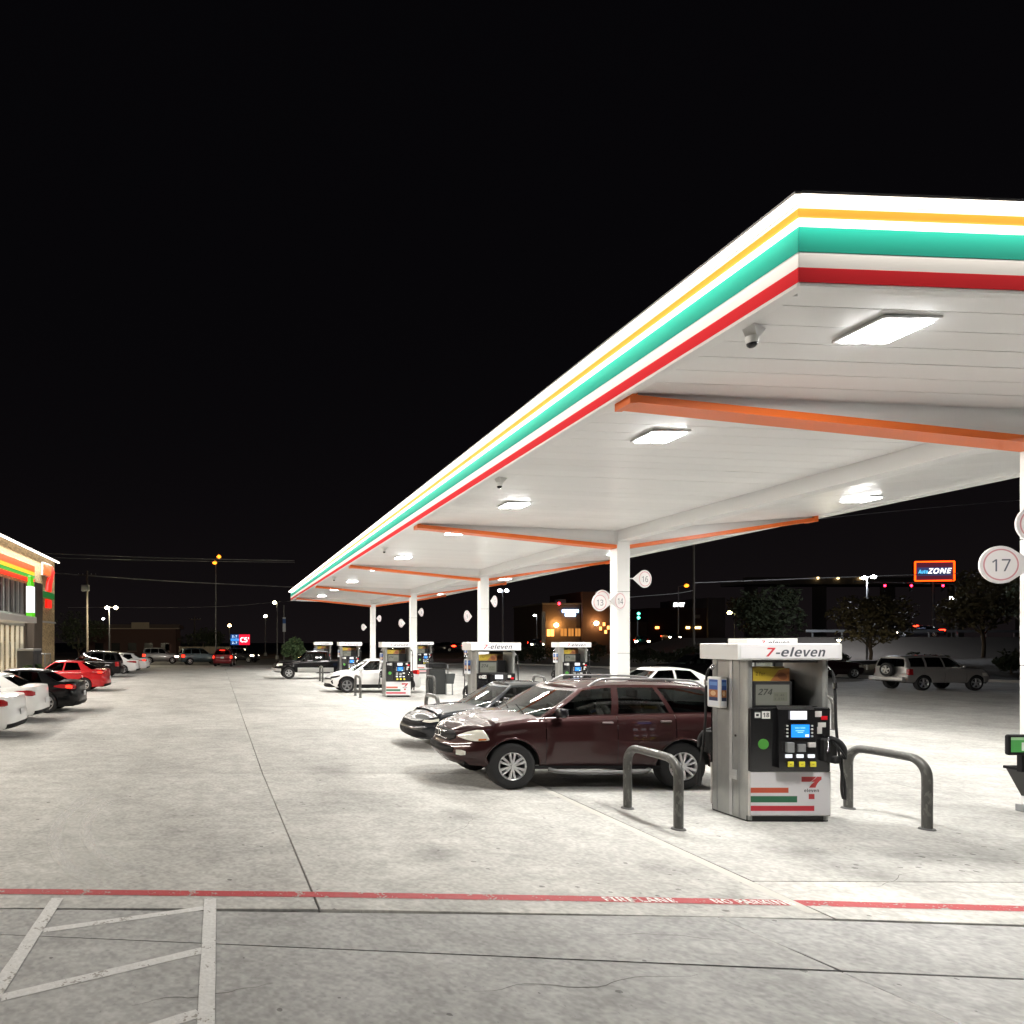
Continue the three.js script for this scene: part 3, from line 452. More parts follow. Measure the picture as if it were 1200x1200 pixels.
{
  const names = [['dark steel hoop guard in front of the maroon SUV, beside the near pump', 'dark steel hoop guard standing alone on the open side of the near pump', null, null],
    ['hoop guard just over the nose of the dark grey sedan', 'hoop guard showing over the roof of the dark grey sedan', 'hoop guard in front of the white column with the numbers', 'hoop guard behind the large near pump, toward the parked silver SUV'],
    ['thin dark hoop guard beside the front wheel of the white hatchback', 'thin hoop guard beside the black litter bin', 'hoop guard beside the fuel pump seen over the maroon SUV', null],
    ['small hoop guard beside the black pickup', 'small hoop guard beside the pump behind the white hatchback', null, null]];
  names.forEach((row, i) => [5.68, 8.79, 13.4, 16.2].forEach((x, k) => row[k] && hoop([x, islandD[i] + .38], [x, islandD[i] - .7], row[k])));
}
// ---------------------------------------------------------------- vehicles
// u runs from the front tip (0) to the tail (L); local +x is forward
function hermite(K, u) {
  if (u <= K[0][0]) return K[0][1]; const n = K.length; if (u >= K[n - 1][0]) return K[n - 1][1];
  let i = 0; while (u > K[i + 1][0]) i++;
  const s = (k) => (K[k + 1][1] - K[k][1]) / (K[k + 1][0] - K[k][0]), tan = (k) => { if (k === 0) return s(0); if (k === n - 1) return s(n - 2); const a = s(k - 1), b = s(k); return a * b <= 0 ? 0 : 2 * a * b / (a + b); };
  const h = K[i + 1][0] - K[i][0], t = (u - K[i][0]) / h, t2 = t * t, t3 = t2 * t;
  return (2 * t3 - 3 * t2 + 1) * K[i][1] + (t3 - 2 * t2 + t) * h * tan(i) + (-2 * t3 + 3 * t2) * K[i + 1][1] + (t3 - t2) * h * tan(i + 1);
}
const glassDark = phys(lin(.10, .115, .115), { roughness: .03, transmission: 1, thickness: 0, ior: 1.5 });
const glassClear = phys(lin(.62, .70, .68), { roughness: .03, transmission: 1, thickness: 0, ior: 1.5 });
const lampGlass = phys(lin(.75, .74, .66), { roughness: .12, clearcoat: 1, clearcoatRoughness: .03 }), lampRed = phys(lin(.3, .008, .01), { roughness: .15, clearcoat: 1 }), lampLit = glow(0xff2412, 3.2, 0x550606), lampWhite = glow(0xfff0d8, 9, 0xbbbbbb), plateMat = std(lin(.55, .55, .56), .5), trimBlack = phys(lin(.012, .012, .013), { roughness: .6, specularIntensity: .25 }), cabinMat = std(lin(.05, .048, .045), .9), seatMat = std(lin(.09, .085, .08), .9), underMat = std(lin(.01, .01, .01), .9), rimMat = std(lin(.62, .62, .63), .28, .85), rimDark = std(lin(.05, .05, .052), .5, .3), amber = phys(lin(.5, .14, .02), { roughness: .2, clearcoat: 1 });
const paintMat = (r, g, b, flake = 0) => phys(lin(r, g, b), { roughness: .36, metalness: flake, specularIntensity: .25, clearcoat: .85, clearcoatRoughness: .03 });
const wheelCache = {};
function wheelGeos(r, tw, rf, spokes, style) {
  const key = [r, tw, rf, spokes, style].join(); if (wheelCache[key]) return wheelCache[key];
  const R = r * rf, h = tw / 2, L = (p, n = 32) => new THREE.LatheGeometry(p.map(([a, b]) => new THREE.Vector2(a, b)), n).rotateX(Math.PI / 2);
  const tyre = L([[R - .01, -h * .8], [R + .01, -h * .95], [lerp(R, r, .55), -h], [r - .02, -h * .88], [r, -h * .6], [r, h * .6], [r - .02, h * .88], [lerp(R, r, .55), h], [R + .01, h * .95], [R - .01, h * .8]]);
  const rim = [L([[R - .012, -h * .7], [R - .02, h * .55], [R + .008, h * .93], [R - .006, h * .97], [R - .03, h * .7], [R - .035, h * .3]])];
  for (let i = 0; i < spokes; i++) {
    const pr = style === 'twin' ? [-.2, .2] : [0];
    for (const o of pr) { const s = new THREE.Shape(), w0 = style === 'twin' ? .011 : R * .1, w1 = style === 'twin' ? .015 : R * .14; s.moveTo(-w0, R * .16); s.lineTo(w0, R * .16); s.lineTo(w1, R - .012); s.lineTo(-w1, R - .012); s.closePath(); rim.push(new THREE.ExtrudeGeometry(s, { depth: .03, bevelEnabled: true, bevelSize: .006, bevelThickness: .008, bevelSegments: 1 }).translate(0, 0, h * .62).rotateZ(o + i * 2 * Math.PI / spokes)); }
  }
  rim.push(cyl(R * .24, R * .28, .045, 18).rotateX(Math.PI / 2).translate(0, 0, h * .74), cyl(R * .13, R * .15, .03, 14).rotateX(Math.PI / 2).translate(0, 0, h * .9));
  const back = cyl(R - .02, R - .02, .02, 24).rotateX(Math.PI / 2).translate(0, 0, h * .12);
  return wheelCache[key] = { tyre, rim, back };
}
function buildVehicle(name, label, category, S, pos, turn, group) {
  const g = thing(name, label, category, pos, turn, group), { L, W } = S, sill = S.sill ?? .24, X = (u) => L / 2 - u, hw = W / 2;
  const sh = (u) => hermite(S.sh, u), roofY = (u) => hermite(S.roof, u), LF = S.LF ?? .62, LR = S.LR ?? .5, nF = S.nF ?? 2.9, nR = S.nR ?? 3.4;
  const insetK = S.inset ?? [[0, .075], [.1, .035], [.25, .012], [.45, 0], [.62, .004], [.7, .016], [.8, .012], [.9, .022], [.97, .045], [1, .075]];
  const noseF = S.noseF ?? [[0, .1], [.12, .03], [.3, 0], [.5, .0], [.62, .03], [.8, .08], [.93, .14], [1, .22]], noseR = S.noseR ?? [[0, .1], [.15, .03], [.3, 0], [.55, .0], [.65, .03], [.85, .06], [1, .1]];
  // plan outline, q: 0 at the front centre, 1 at the front corner, 1..2 along the side, 2..3 round the tail
  const plan = (q) => {
    if (q <= 1) { const p = q * Math.PI / 2, c = Math.cos(p) ** (2 / nF), s = Math.sin(p) ** (2 / nF); return [LF * (1 - c), hw * s * (S.nw ?? .985), 1 - smooth(.75, 1.0, q)]; }
    if (q >= 2) { const p = (3 - q) * Math.PI / 2, c = Math.cos(p) ** (2 / nR), s = Math.sin(p) ** (2 / nR); return [L - LR * (1 - c), hw * s * .975, -(1 - smooth(.75, 1.0, 3 - q))]; }
    const u = lerp(LF, L - LR, q - 1); return [u, hw * (lerp(S.nw ?? .985, 1, smooth(LF, LF + .9, u)) - .025 * smooth(L - LR - 1, L - LR, u)), 0];
  };
  const qOfU = (u) => u < LF ? Math.acos(clamp(1 - u / LF) ** (nF / 2)) / (Math.PI / 2) : u > L - LR ? 3 - Math.acos(clamp(1 - (L - u) / LR) ** (nR / 2)) / (Math.PI / 2) : 1 + (u - LF) / (L - LF - LR);
  const body = (q, y, off = 0) => {
    const [u, z, end] = plan(q), s = sh(u), v = clamp((y - sill) / (s - sill)), i = hermite(insetK, v) - off;
    const e = Math.abs(end), nose = (end > 0 ? hermite(noseF, v) : hermite(noseR, v)) - off, zz = Math.max(0, z - i * (z / hw) ** 1.5);
    return V3(X(u) - (end > 0 ? 1 : -1) * e * nose, y, zz);
  };
  const flipZ = (p) => V3(p.x, p.y, -p.z), ctr = V3(0, .6, 0), outN = (m) => V3(m.x * .15 * (Math.abs(m.x) > L / 2 - .6 ? 6 : .1), (m.y - .6) * .5, m.z * 2);
  // stations
  const st = [], arch0 = S.axF - (S.Ra ?? S.r * 1.14), arch1 = S.axR + (S.Ra ?? S.r * 1.14);
  for (let i = 0; i <= 16; i++) { const u = plan(i / 16)[0]; if (i < 16 ? u < arch0 - .01 : LF < arch0) st.push({ q: i / 16, b: sill + (S.liftF ?? 0) * (1 - i / 16) }); }
  const us = []; const Ra = S.Ra ?? S.r * 1.14;
  for (const a of [S.axF, S.axR]) { us.push([a - Ra, sill]); for (let k = 0; k <= 16; k++) { const t = Math.PI - Math.PI * k / 16; us.push([a + Ra * Math.cos(t), Math.max(sill, S.r + (Ra + .01) * Math.sin(t))]); } us.push([a + Ra, sill]); }
  const arches = (u) => [S.axF, S.axR].some((a) => Math.abs(u - a) < Ra);
  const seams = (S.seams ?? []).flatMap((u) => [[u - .005, 's0'], [u + .005, 's1']]);
  for (const [u] of seams) us.push([u, arches(u) ? null : sill]);
  for (let u = LF + .1; u < L - LR; u += .16) if (!arches(u) && !seams.some(([s]) => Math.abs(s - u) < .04)) us.push([u, sill]);
  const archB = (u) => { for (const a of [S.axF, S.axR]) if (Math.abs(u - a) < Ra) return S.r + Math.sqrt(Ra * Ra - (u - a) ** 2); return sill; };
  us.forEach((k) => { if (k[1] === null) k[1] = archB(k[0]); });
  const order = us.map((k, i) => [...k, i]).filter((k) => k[0] > Math.min(LF, arch0 - .001) && k[0] < Math.max(L - LR, arch1 + .001)).sort((a, b) => a[0] - b[0] || a[2] - b[2]);
  for (const [u, b] of order) st.push({ q: qOfU(u), b, u });
  for (let i = 0; i <= 12; i++) { const u = plan(2 + i / 12)[0]; if (u > arch1 + .01) st.push({ q: 2 + i / 12, b: sill + .05 * (i / 12) }); }
  const rows = [0, .07, .16, .28, .42, .56, .66, .74, .82, .9, .96, 1];
  const P = st.map(({ q, b }) => rows.map((v) => { const s = sh(plan(q)[0]); return body(q, lerp(Math.min(b, s - .02), s, v)); }));
  const B = new MB(), doors = []; const dz = S.doors ?? [];
  dz.forEach(() => doors.push([new MB(), new MB()]));
  for (const [sgn, k] of [[1, 0], [-1, 1]]) {
    const PP = sgn > 0 ? P : P.map((r) => r.map(flipZ));
    B.grid(PP, outN, (i, j) => {
      const a = st[i].u, b = st[i + 1].u;
      if (a !== undefined && b !== undefined) { const m = (a + b) / 2; if (seams.some(([s], n) => n % 2 === 0 && m > s && m < s + .01) && j >= 1) return null; const d = dz.findIndex(([u0, u1]) => m > u0 && m < u1); if (d >= 0 && j >= 1) return doors[d][k]; }
      return B;
    });
    // rolled lip of each wheel arch
    for (const a of [S.axF, S.axR]) { const pts = []; for (let t = -2; t <= 26; t++) { const an = Math.PI * t / 24, u = a - Ra * Math.cos(an), y = S.r + Ra * Math.sin(an); if (y < sill) continue; const p = body(qOfU(u), y); p.z -= .012; pts.push(sgn > 0 ? p : flipZ(p)); } const tb = tube(pts, S.lip ?? .02, 30, 6).toNonIndexed(); (S.archMat ? (S._lips ??= []).push(tb) : 0); if (!S.archMat) { const pa = tb.attributes.position.array, na = tb.attributes.normal.array; for (let i = 0; i < pa.length; i += 3) { B.p.push(pa[i], pa[i + 1], pa[i + 2]); B.n.push(na[i], na[i + 1], na[i + 2]); B.uv.push(0, 0); } } }
  }
  // hood, boot lid, cabin floor
  const C = S.cab, capRow = (u) => { let q; if (u < LF) q = Math.acos(clamp(1 - u / LF) ** (nF / 2)) / (Math.PI / 2); else if (u > L - LR) q = 3 - Math.acos(clamp(1 - (L - u) / LR) ** (nR / 2)) / (Math.PI / 2); else q = qOfU(u); return body(q, sh(u)); };
  const cap = (u0, u1, n, crown, dy, mb, ease) => { const G = []; for (let i = 0; i <= n; i++) { let t = i / n; if (ease === 'f') t = t * t; if (ease === 'r') t = 1 - (1 - t) ** 2; const p = capRow(lerp(u0, u1, t)), r = []; for (let j = 0; j <= 14; j++) { const a = j / 7 - 1; r.push(V3(p.x, p.y + dy + crown * smooth(0, .35, Math.min(u1 === L ? L - lerp(u0, u1, t) : 9, lerp(u0, u1, t)) + .05) * (1 - a * a) + (S.hoodRib ?? 0) * smooth(.5, .75, Math.abs(a)) * (1 - smooth(.8, .98, Math.abs(a))) * (dy === 0 ? 1 : 0), p.z * a)); } G.push(r); } mb.grid(G, () => V3(0, 1, 0)); };
  const hood = new MB(), deck = new MB(), floor = new MB();
  cap(0, C.ub + .22, 18, S.crown ?? .05, 0, hood, 'f'); if (C.rb < L - .12) cap(C.rb - .12, L, 12, .04, 0, deck, 'r'); cap(C.ub + .12, Math.min(C.rb, L - .1), 8, 0, -.07, floor);
  part('hood', hood.geo(), S.paint, g); if (deck.p.length) part('boot_lid', deck.geo(), S.paint, g); part('cabin', floor.geo(), cabinMat, g);
  part('body', B.geo(), S.paint, g); if (S._lips) part('arch_trim', S._lips, S.archMat, g);
  S._lips = null;
  const doorObjs = [];
  doors.forEach((pr, d) => pr.forEach((m, k) => { const o = part('door', m.geo(), S.paint, g); doorObjs.push([o, k ? -1 : 1, dz[d]]); }));
  // greenhouse: half loop from windscreen centre to rear-glass centre
  const zB = (u) => capRow(clamp(u, LF, L - LR * .3)).z - .012, zR = (u) => (S.zr ?? hw - .26) * (1 - .05 * smooth(L * .55, L, u));
  const segs = [];
  const scr = (a) => ({ b: [C.ub + (C.ubk - C.ub) * a * a, a * zB(C.ubk)], r: [C.ur + (C.urk - C.ur) * a * a, a * zR(C.urk)] });
  const fa = C.fa ?? .93; segs.push(['screen', (t) => scr(t * fa), 10], ['post', (t) => scr(lerp(fa, 1, t)), 2]);
  const K = C.side; const sideAt = (k) => ({ b: [k[0], zB(k[0])], r: [k[1], zR(k[1])] }), mixK = (k, m, t) => sideAt([lerp(k[0], m[0], t), lerp(k[1], m[1], t)]);
  let prev = [C.ubk, C.urk, 'post']; for (const k of K) { const p = prev; segs.push([p[2], (t) => mixK(p, k, t), p[2] === 'glass' ? 6 : 2]); prev = k; }
  const last = prev; segs.push([last[2], (t) => mixK(last, [C.rbk, C.rrk], t), 3]);
  const rear = (a) => ({ b: [C.rb + (C.rbk - C.rb) * a * a, a * zB(C.rbk)], r: [C.rr + (C.rrk - C.rr) * a * a, a * zR(C.rrk)] });
  const ra = C.ra ?? .9; segs.push(['post', (t) => rear(lerp(1, ra, t)), 2], ['rear', (t) => rear(lerp(ra, 0, t)), 8]);
  const gp = (k, r) => { const y0 = sh(k.b[0]) - .01, yR = roofY(k.r[0]) - .055, bul = .035 * 4 * r * (1 - r); return V3(X(lerp(k.b[0], k.r[0], r)), lerp(y0, yR, r), lerp(k.b[1], k.r[1], r) + bul * Math.min(1, Math.abs(k.b[1]) / .5)); };
  const R0 = .07, R1 = .91, rr_ = [0, R0, lerp(R0, R1, .25), lerp(R0, R1, .5), lerp(R0, R1, .75), R1, 1], frame = new MB(), gOut = (m) => V3(m.x * .3, 0.3, m.z * 2.5);
  const glassMeshes = [];
  for (const sgn of [1, -1]) {
    const cols = [], kinds = [];
    segs.forEach(([kind, f, n], si) => { for (let i = si ? 1 : 0; i <= n; i++) { const k = f(i / n); cols.push(rr_.map((r) => { const p = gp(k, r); return sgn > 0 ? p : flipZ(p); })); if (cols.length > 1) kinds.push([kind, si]); } });
    const panes = {};
    frame.grid(cols, gOut, (i, j) => { const [kind, si] = kinds[i]; if (kind === 'post' || j === 0 || j === 5) return frame; return panes[si + kind] ??= new MB(); });
    for (const k of Object.keys(panes)) glassMeshes.push([k.replace(/\d+/, ''), panes[k].geo(), sgn]);
  }
  { // roof skin
    const G = [], top = []; segs.forEach(([, f, n], si) => { for (let i = si ? 1 : 0; i <= n; i++) top.push(gp(f(i / n), 1)); });
    const N = 9; for (const p of top) { const r = []; for (let j = 0; j <= N; j++) { const a = 1 - j / N; const u = L / 2 - p.x; r.push(V3(p.x, lerp(roofY(u), p.y, a ** 3.2), p.z * a)); } G.push(r); }
    frame.grid(G, () => V3(0, 1, 0)); frame.grid(G.map((r) => r.map(flipZ)), () => V3(0, 1, 0));
  }
  part('roof', frame.geo(), S.paint, g);
  const sc = glassMeshes.filter((k) => k[0] === 'screen').map((k) => k[1]), rg = glassMeshes.filter((k) => k[0] === 'rear').map((k) => k[1]);
  part('windscreen', sc, S.screenGlass ?? glassClear, g); if (rg.length) part('rear_window', rg, glassDark, g);
  for (const k of glassMeshes.filter((q) => q[0] === 'glass')) part('side_window', k[1], S.sideGlass ?? glassDark, g);
  // seats, wheel, dash
  const sb = sh(C.ubk + .6), hS = roofY((C.ur + C.rr) / 2) - sb; 
  for (const u of S.seats ?? [lerp(C.ub, C.rb, .45), lerp(C.ub, C.rb, .68)]) for (const z of [-.36, .36]) part('seat', [rbox(.16, hS * .52, .46, .06, X(u), sb + hS * .12, z), rbox(.1, .16, .26, .05, X(u) - .03, sb + hS * .52, z)], seatMat, g);
  part('dashboard', rbox(.4, .1, hw * 1.45, .05, X(C.ub + .42), sb - .02, 0), cabinMat, g);
  part('steering_wheel', new THREE.TorusGeometry(.17, .014, 6, 20).rotateY(Math.PI / 2).rotateZ(-.4).translate(X(C.ub + .72), sb + .02, -.36), trimBlack, g);
  part('underbody', [box(L - .5, .42, W - .62, 0, sill + .2, 0), ...[S.axF, S.axR].map((a) => cyl(.04, .04, W - .3, 8).rotateX(Math.PI / 2).translate(X(a), S.r, 0))], underMat, g);
  // wheels
  const wg = wheelGeos(S.r, S.tw ?? .225, S.rf ?? .66, S.spokes ?? 5, S.wstyle ?? 'plain');
  for (const a of [S.axF, S.axR]) for (const s of [1, -1]) {
    const w = new THREE.Group(); w.name = 'wheel'; w.position.set(X(a), S.r, s * (hw - (S.tw ?? .225) / 2 - .035)); if (s < 0) w.rotation.y = Math.PI; g.add(w);
    part('tyre', wg.tyre, rubber, w); part('rim', wg.rim, S.rimMat ?? rimMat, w); part('brake_disc', wg.back, rimDark, w);
  }
  // shaped patches on the skin: list of [q, low, high]
  const patch = (list, off, s) => { const m = new MB(), n = list.length, fine = []; for (let i = 0; i + 1 < n; i++) for (let k = 0; k < 4; k++) { const t = k / 4; fine.push([0, 1, 2].map((c) => lerp(list[i][c], list[i + 1][c], t))); } fine.push(list[n - 1]);
    const G = fine.map(([q, a, b]) => [...[0, .25, .5, .75, 1].map((t) => body(q, lerp(a, b, t), off))]); const full = G.map((r, i) => [body(fine[i][0], fine[i][1], -.01), ...r, body(fine[i][0], fine[i][2], -.01)]);
    const ends = [full[0].map((p, j) => body(fine[0][0], p.y, -.01)), ...full, full[full.length - 1].map((p) => body(fine[fine.length - 1][0], p.y, -.01))];
    m.grid(s > 0 ? ends : ends.map((r) => r.map(flipZ)), outN); return m.geo(); };
  for (const [nm, list, mat, off] of S.pairs ?? []) for (const s of [1, -1]) part(nm, patch(list, off ?? .008, s), mat, g);
  for (const [nm, list, mat, off] of S.across ?? []) part(nm, [patch(list, off ?? .008, 1), patch(list, off ?? .008, -1)], mat, g);
  // mirrors and handles
  if (S.mirror !== false) for (const s of [1, -1]) { const u = (S.mirrorU ?? C.ubk + .3), p = V3(X(u), sh(u) + .08, s * (zB(u) + .13)); const m = part('door_mirror', [rbox(.13, .15, .21, .05, p.x, p.y, p.z, 3), rod(V3(p.x, p.y - .05, p.z - s * .05), V3(p.x, p.y - .08, s * (zB(u) - .02)), .025)], S.mirrorMat ?? S.paint, g); part('mirror_glass', rbox(.006, .11, .17, .003, p.x - .066, p.y, p.z), chrome, m); }
  for (const [o, s, [u0, u1]] of doorObjs) { const u = u1 - .17, y = sh(u) - (S.handleDrop ?? .13), q = body(qOfU(u), y); part('door_handle', [rbox(.17, .032, .03, .012, X(u), y, s * (q.z + .022))], S.handleMat ?? S.paint, o); }
  if (S.rails) for (const s of [1, -1]) { const pts = []; for (let i = 0; i <= 10; i++) { const u = lerp(C.ur + .25, C.rr - .1, i / 10), lift = i === 0 || i === 10 ? -.03 : .055; pts.push(V3(X(u), roofY(u) + lift - .02, s * (zR(u) - .06))); } part('roof_rail', tube(pts, .018, 40, 8), S.railMat ?? chrome, g); }
  for (const f of S.extra ?? []) f({ g, X, body, hw, sh, roofY, qOfU, patch, zB, zR });
  return g;
}
// --- the kinds
const sedan = (o) => ({ L: 4.75, W: 1.84, r: .325, axF: .93, axR: 3.68, sill: .22, sh: [[0, .62], [.25, .72], [1.3, .9], [2, .93], [3.3, .99], [4.2, 1.03], [4.6, 1.02], [4.75, 1.0]], roof: [[1.6, 1.3], [2.2, 1.44], [2.8, 1.46], [3.4, 1.41], [4, 1.25], [4.4, 1.08]], zr: .56,
  cab: { ub: 1.3, ubk: 1.5, ur: 2.15, urk: 2.2, rb: 4.2, rbk: 4.02, rr: 3.5, rrk: 3.45, fa: .95, ra: .93, side: [[1.62, 2.26, 'glass'], [2.62, 2.7, 'post'], [2.7, 2.77, 'glass'], [3.52, 3.3, 'post']] }, seams: [1.55, 2.66, 3.5], doors: [[1.55, 2.66], [2.66, 3.5]], spokes: 5,
  pairs: [['headlight', [[.52, .58, .66], [.75, .57, .69], [.98, .6, .73], [1.05, .66, .73]], lampGlass]], across: [['grille', [[0, .47, .6], [.3, .47, .59], [.5, .5, .58]], trimBlack], ['lower_intake', [[0, .26, .38], [.45, .26, .37], [.62, .28, .35]], trimBlack]], ...o });
const suv = (o) => ({ L: 4.5, W: 1.84, r: .35, axF: .88, axR: 3.52, sill: .27, LR: .32, nR: 4.5, nF: 3.2, sh: [[0, .82], [.25, .93], [1.2, 1.05], [2.2, 1.09], [3.6, 1.12], [4.5, 1.12]], roof: [[1.4, 1.5], [2.0, 1.66], [2.8, 1.7], [3.8, 1.66], [4.4, 1.58]], zr: .64,
  cab: { ub: 1.15, ubk: 1.32, ur: 1.98, urk: 2.03, rb: 4.44, rbk: 4.36, rr: 4.22, rrk: 4.16, fa: .95, ra: .9, side: [[1.44, 2.1, 'glass'], [2.38, 2.46, 'post'], [2.46, 2.54, 'glass'], [3.32, 3.3, 'post'], [3.42, 3.4, 'glass'], [4.12, 3.98, 'post']] }, seams: [1.38, 2.42, 3.38], doors: [[1.38, 2.42], [2.42, 3.38]], spokes: 5, noseR: [[0, .06], [.15, .0], [.45, .0], [.5, .05], [1, .08]],
  pairs: [['headlight', [[.5, .7, .84], [.8, .69, .86], [1.0, .72, .86]], lampGlass], ['tail_light', [[1.985, .75, 1.04], [2.2, .74, 1.05], [2.42, .78, 1.02]], lampRed]], across: [['grille', [[0, .62, .8], [.45, .62, .79]], trimBlack], ['lower_intake', [[0, .33, .48], [.6, .34, .46]], trimBlack]], ...o });
const plateAt = (y, rearEnd, w = .31) => ({ g, X, body }) => { const p = body(rearEnd ? 3 : 0, y, .012); part('number_plate', rbox(.012, .155, w, .004, p.x, y, 0), plateMat, g); };
const paintDeep = (r, g, b) => phys(lin(r, g, b), { roughness: .4, specularIntensity: .1, clearcoat: .5, clearcoatRoughness: .03 });
const paintMaroon = paintMat(.034, .0115, .0118, .3), paintGrey = paintMat(.028, .030, .034, .5), paintWhite = paintMat(.74, .74, .73), paintBlack = paintDeep(.003, .003, .0035), paintRed = paintMat(.42, .012, .016, .1), paintSilver = paintMat(.42, .42, .41, .6), paintTeal = paintMat(.09, .12, .13, .5), paintTan = paintMat(.3, .29, .27, .5), paintDark = paintMat(.012, .011, .014, .2);
// maroon SUV at the near pump
buildVehicle('suv', 'dark maroon SUV with silver alloy wheels and roof rails parked by the near pump', 'SUV', suv({
  L: 4.79, W: 1.95, r: .375, tw: .25, axF: .93, axR: 3.63, Ra: .445, rf: .58, spokes: 6, wstyle: 'twin', sill: .36, liftF: -.02, LF: .78, nF: 2.5, paint: paintMaroon, screenGlass: glassClear, hoodRib: .012, crown: .045,
  sh: [[0, .86], [.2, .955], [.6, 1.04], [1.25, 1.13], [2.2, 1.165], [3.6, 1.2], [4.79, 1.22]], roof: [[1.55, 1.46], [2.05, 1.64], [2.7, 1.71], [3.6, 1.70], [4.2, 1.64], [4.79, 1.54]], zr: .7,
  cab: { ub: 1.12, ubk: 1.36, ur: 2.02, urk: 2.1, rb: 4.7, rbk: 4.6, rr: 4.32, rrk: 4.26, fa: .955, ra: .9, side: [[1.5, 2.2, 'glass'], [2.5, 2.6, 'post'], [2.62, 2.7, 'glass'], [3.45, 3.25, 'post'], [3.53, 3.32, 'glass'], [4.42, 4.04, 'post']] }, seams: [1.45, 2.58, 3.5], doors: [[1.45, 2.58], [2.58, 3.5]], rails: true, railMat: std(lin(.35, .35, .36), .3, .7), handleMat: paintMat(.25, .2, .2, .6), handleDrop: .1, mirrorMat: paintDark,
  noseF: [[0, .16], [.12, .06], [.26, .0], [.46, .0], [.54, .05], [.72, .08], [.9, .12], [1, .2]],
  pairs: [['headlight', [[.35, .805, .83], [.46, .78, .885], [.6, .762, .935], [.7, .765, .94], [.76, .775, .885], [.83, .79, .805]], lampGlass, .012], ['corner_lamp', [[.69, .772, .80], [.79, .79, .812]], amber, .018], ['fog_light', [[.42, .52, .6], [.5, .515, .605], [.56, .53, .59]], lampGlass, .012], ['tail_light', [[1.985, .85, 1.14], [2.2, .84, 1.15], [2.42, .88, 1.12]], lampRed]],
  across: [['grille', [[0, .70, .865], [.2, .71, .86], [.31, .76, .83]], trimBlack, .01], ['lower_intake', [[0, .52, .63], [.25, .52, .63], [.36, .54, .62]], trimBlack, .004], ['front_skirt', [[0, .345, .44], [.4, .345, .43], [.74, .365, .42]], trimBlack, -.004]],
  extra: [({ g, X, hw, body }) => {
    for (const s of [1, -1]) { part('running_board', tube([V3(X(1.5), .33, s * (hw - .06)), V3(X(1.6), .31, s * (hw + .0)), V3(X(3.0), .31, s * (hw + .0)), V3(X(3.1), .33, s * (hw - .06))], .035, 24, 8), std(lin(.12, .12, .12), .45), g); part('sill_trim', box(2.0, .05, .05, X(2.28), .36, s * (hw - .07)), trimBlack, g); }
    const p = body(0, .79, .02); part('grille_bar', [rbox(.03, .03, .5, .01, p.x, .84, 0), rbox(.03, .025, .62, .01, p.x, .73, 0)], chrome, g);
    part('emblem', new THREE.TorusGeometry(.055, .012, 6, 18).rotateY(Math.PI / 2).translate(p.x + .015, .79, 0), chrome, g);
    part('wiper', [rod(V3(X(1.3), 1.2, .15), V3(X(1.5), 1.25, .75), .009), rod(V3(X(1.27), 1.2, -.5), V3(X(1.42), 1.26, .1), .009)], trimBlack, g);
  }] }), W3(6.03, 0, 11.74), Math.PI);
// dark grey sedan behind it
buildVehicle('sedan', 'dark grey sedan parked nose-out behind the maroon SUV', 'car', sedan({ L: 4.7, paint: paintGrey, screenGlass: glassClear, rails: false,
  pairs: [['headlight', [[.4, .60, .66], [.62, .585, .70], [.85, .6, .72], [.97, .66, .73]], trimBlack, .006], ['head_lamp', [[.5, .605, .645], [.75, .60, .66], [.95, .63, .69]], lampGlass, .012]],
  across: [['grille', [[0, .52, .575], [.4, .52, .575], [.6, .54, .58]], trimBlack], ['lower_intake', [[0, .26, .42], [.45, .26, .41], [.7, .28, .36]], trimBlack]] }), W3(6.45, 0, 15.6), Math.PI);
// white crossover at the third island
buildVehicle('hatchback', 'white compact hatchback with black lower trim at the third pump', 'car', suv({ L: 4.39, W: 1.8, r: .345, axF: .93, axR: 3.62, Ra: .41, sill: .24, paint: paintWhite, archMat: trimBlack, lip: .032, rimMat: std(lin(.3, .3, .31), .3, .8), LF: .85, nF: 2.4, sh: [[0, .74], [.3, .86], [1.1, .98], [2.2, 1.02], [3.4, 1.12], [4.39, 1.1]], roof: [[1.3, 1.38], [1.95, 1.54], [2.6, 1.57], [3.4, 1.5], [4.0, 1.37], [4.3, 1.25]], zr: .58, noseF: [[0, .04], [.14, .0], [.3, .04], [.5, .0], [.65, .03], [.85, .1], [1, .2]],
  cab: { ub: 1.05, ubk: 1.28, ur: 1.95, urk: 2.0, rb: 4.3, rbk: 4.15, rr: 3.7, rrk: 3.62, fa: .95, ra: .9, side: [[1.42, 2.08, 'glass'], [2.4, 2.5, 'post'], [2.48, 2.58, 'glass'], [3.2, 3.0, 'post']] }, seams: [1.36, 2.44, 3.25], doors: [[1.36, 2.44], [2.44, 3.25]],
  pairs: [['headlight', [[.38, .68, .73], [.52, .665, .76], [.68, .69, .79], [.8, .75, .81]], trimBlack, .008], ['corner_vent', [[.5, .42, .52], [.57, .4, .6]], trimBlack], ['tail_light', [[1.9, .93, .99], [2.0, .86, 1.06], [2.2, .85, 1.07], [2.45, .88, 1.02]], lampRed], ['brake_light', [[2.05, .9, 1.02], [2.25, .9, 1.02]], lampLit, .016]], across: [['grille', [[0, .6, .66], [.5, .6, .66]], trimBlack], ['lower_intake', [[0, .245, .42], [.38, .245, .42], [.55, .25, .36], [.66, .26, .3]], trimBlack]],
  extra: [({ g, X, hw }) => { for (const s of [1, -1]) part('sill_trim', rbox(1.85, .17, .05, .01, X(2.28), .31, s * (hw - .035)), trimBlack, g); }] }), W3(6.9, 0, 32.2), Math.PI);
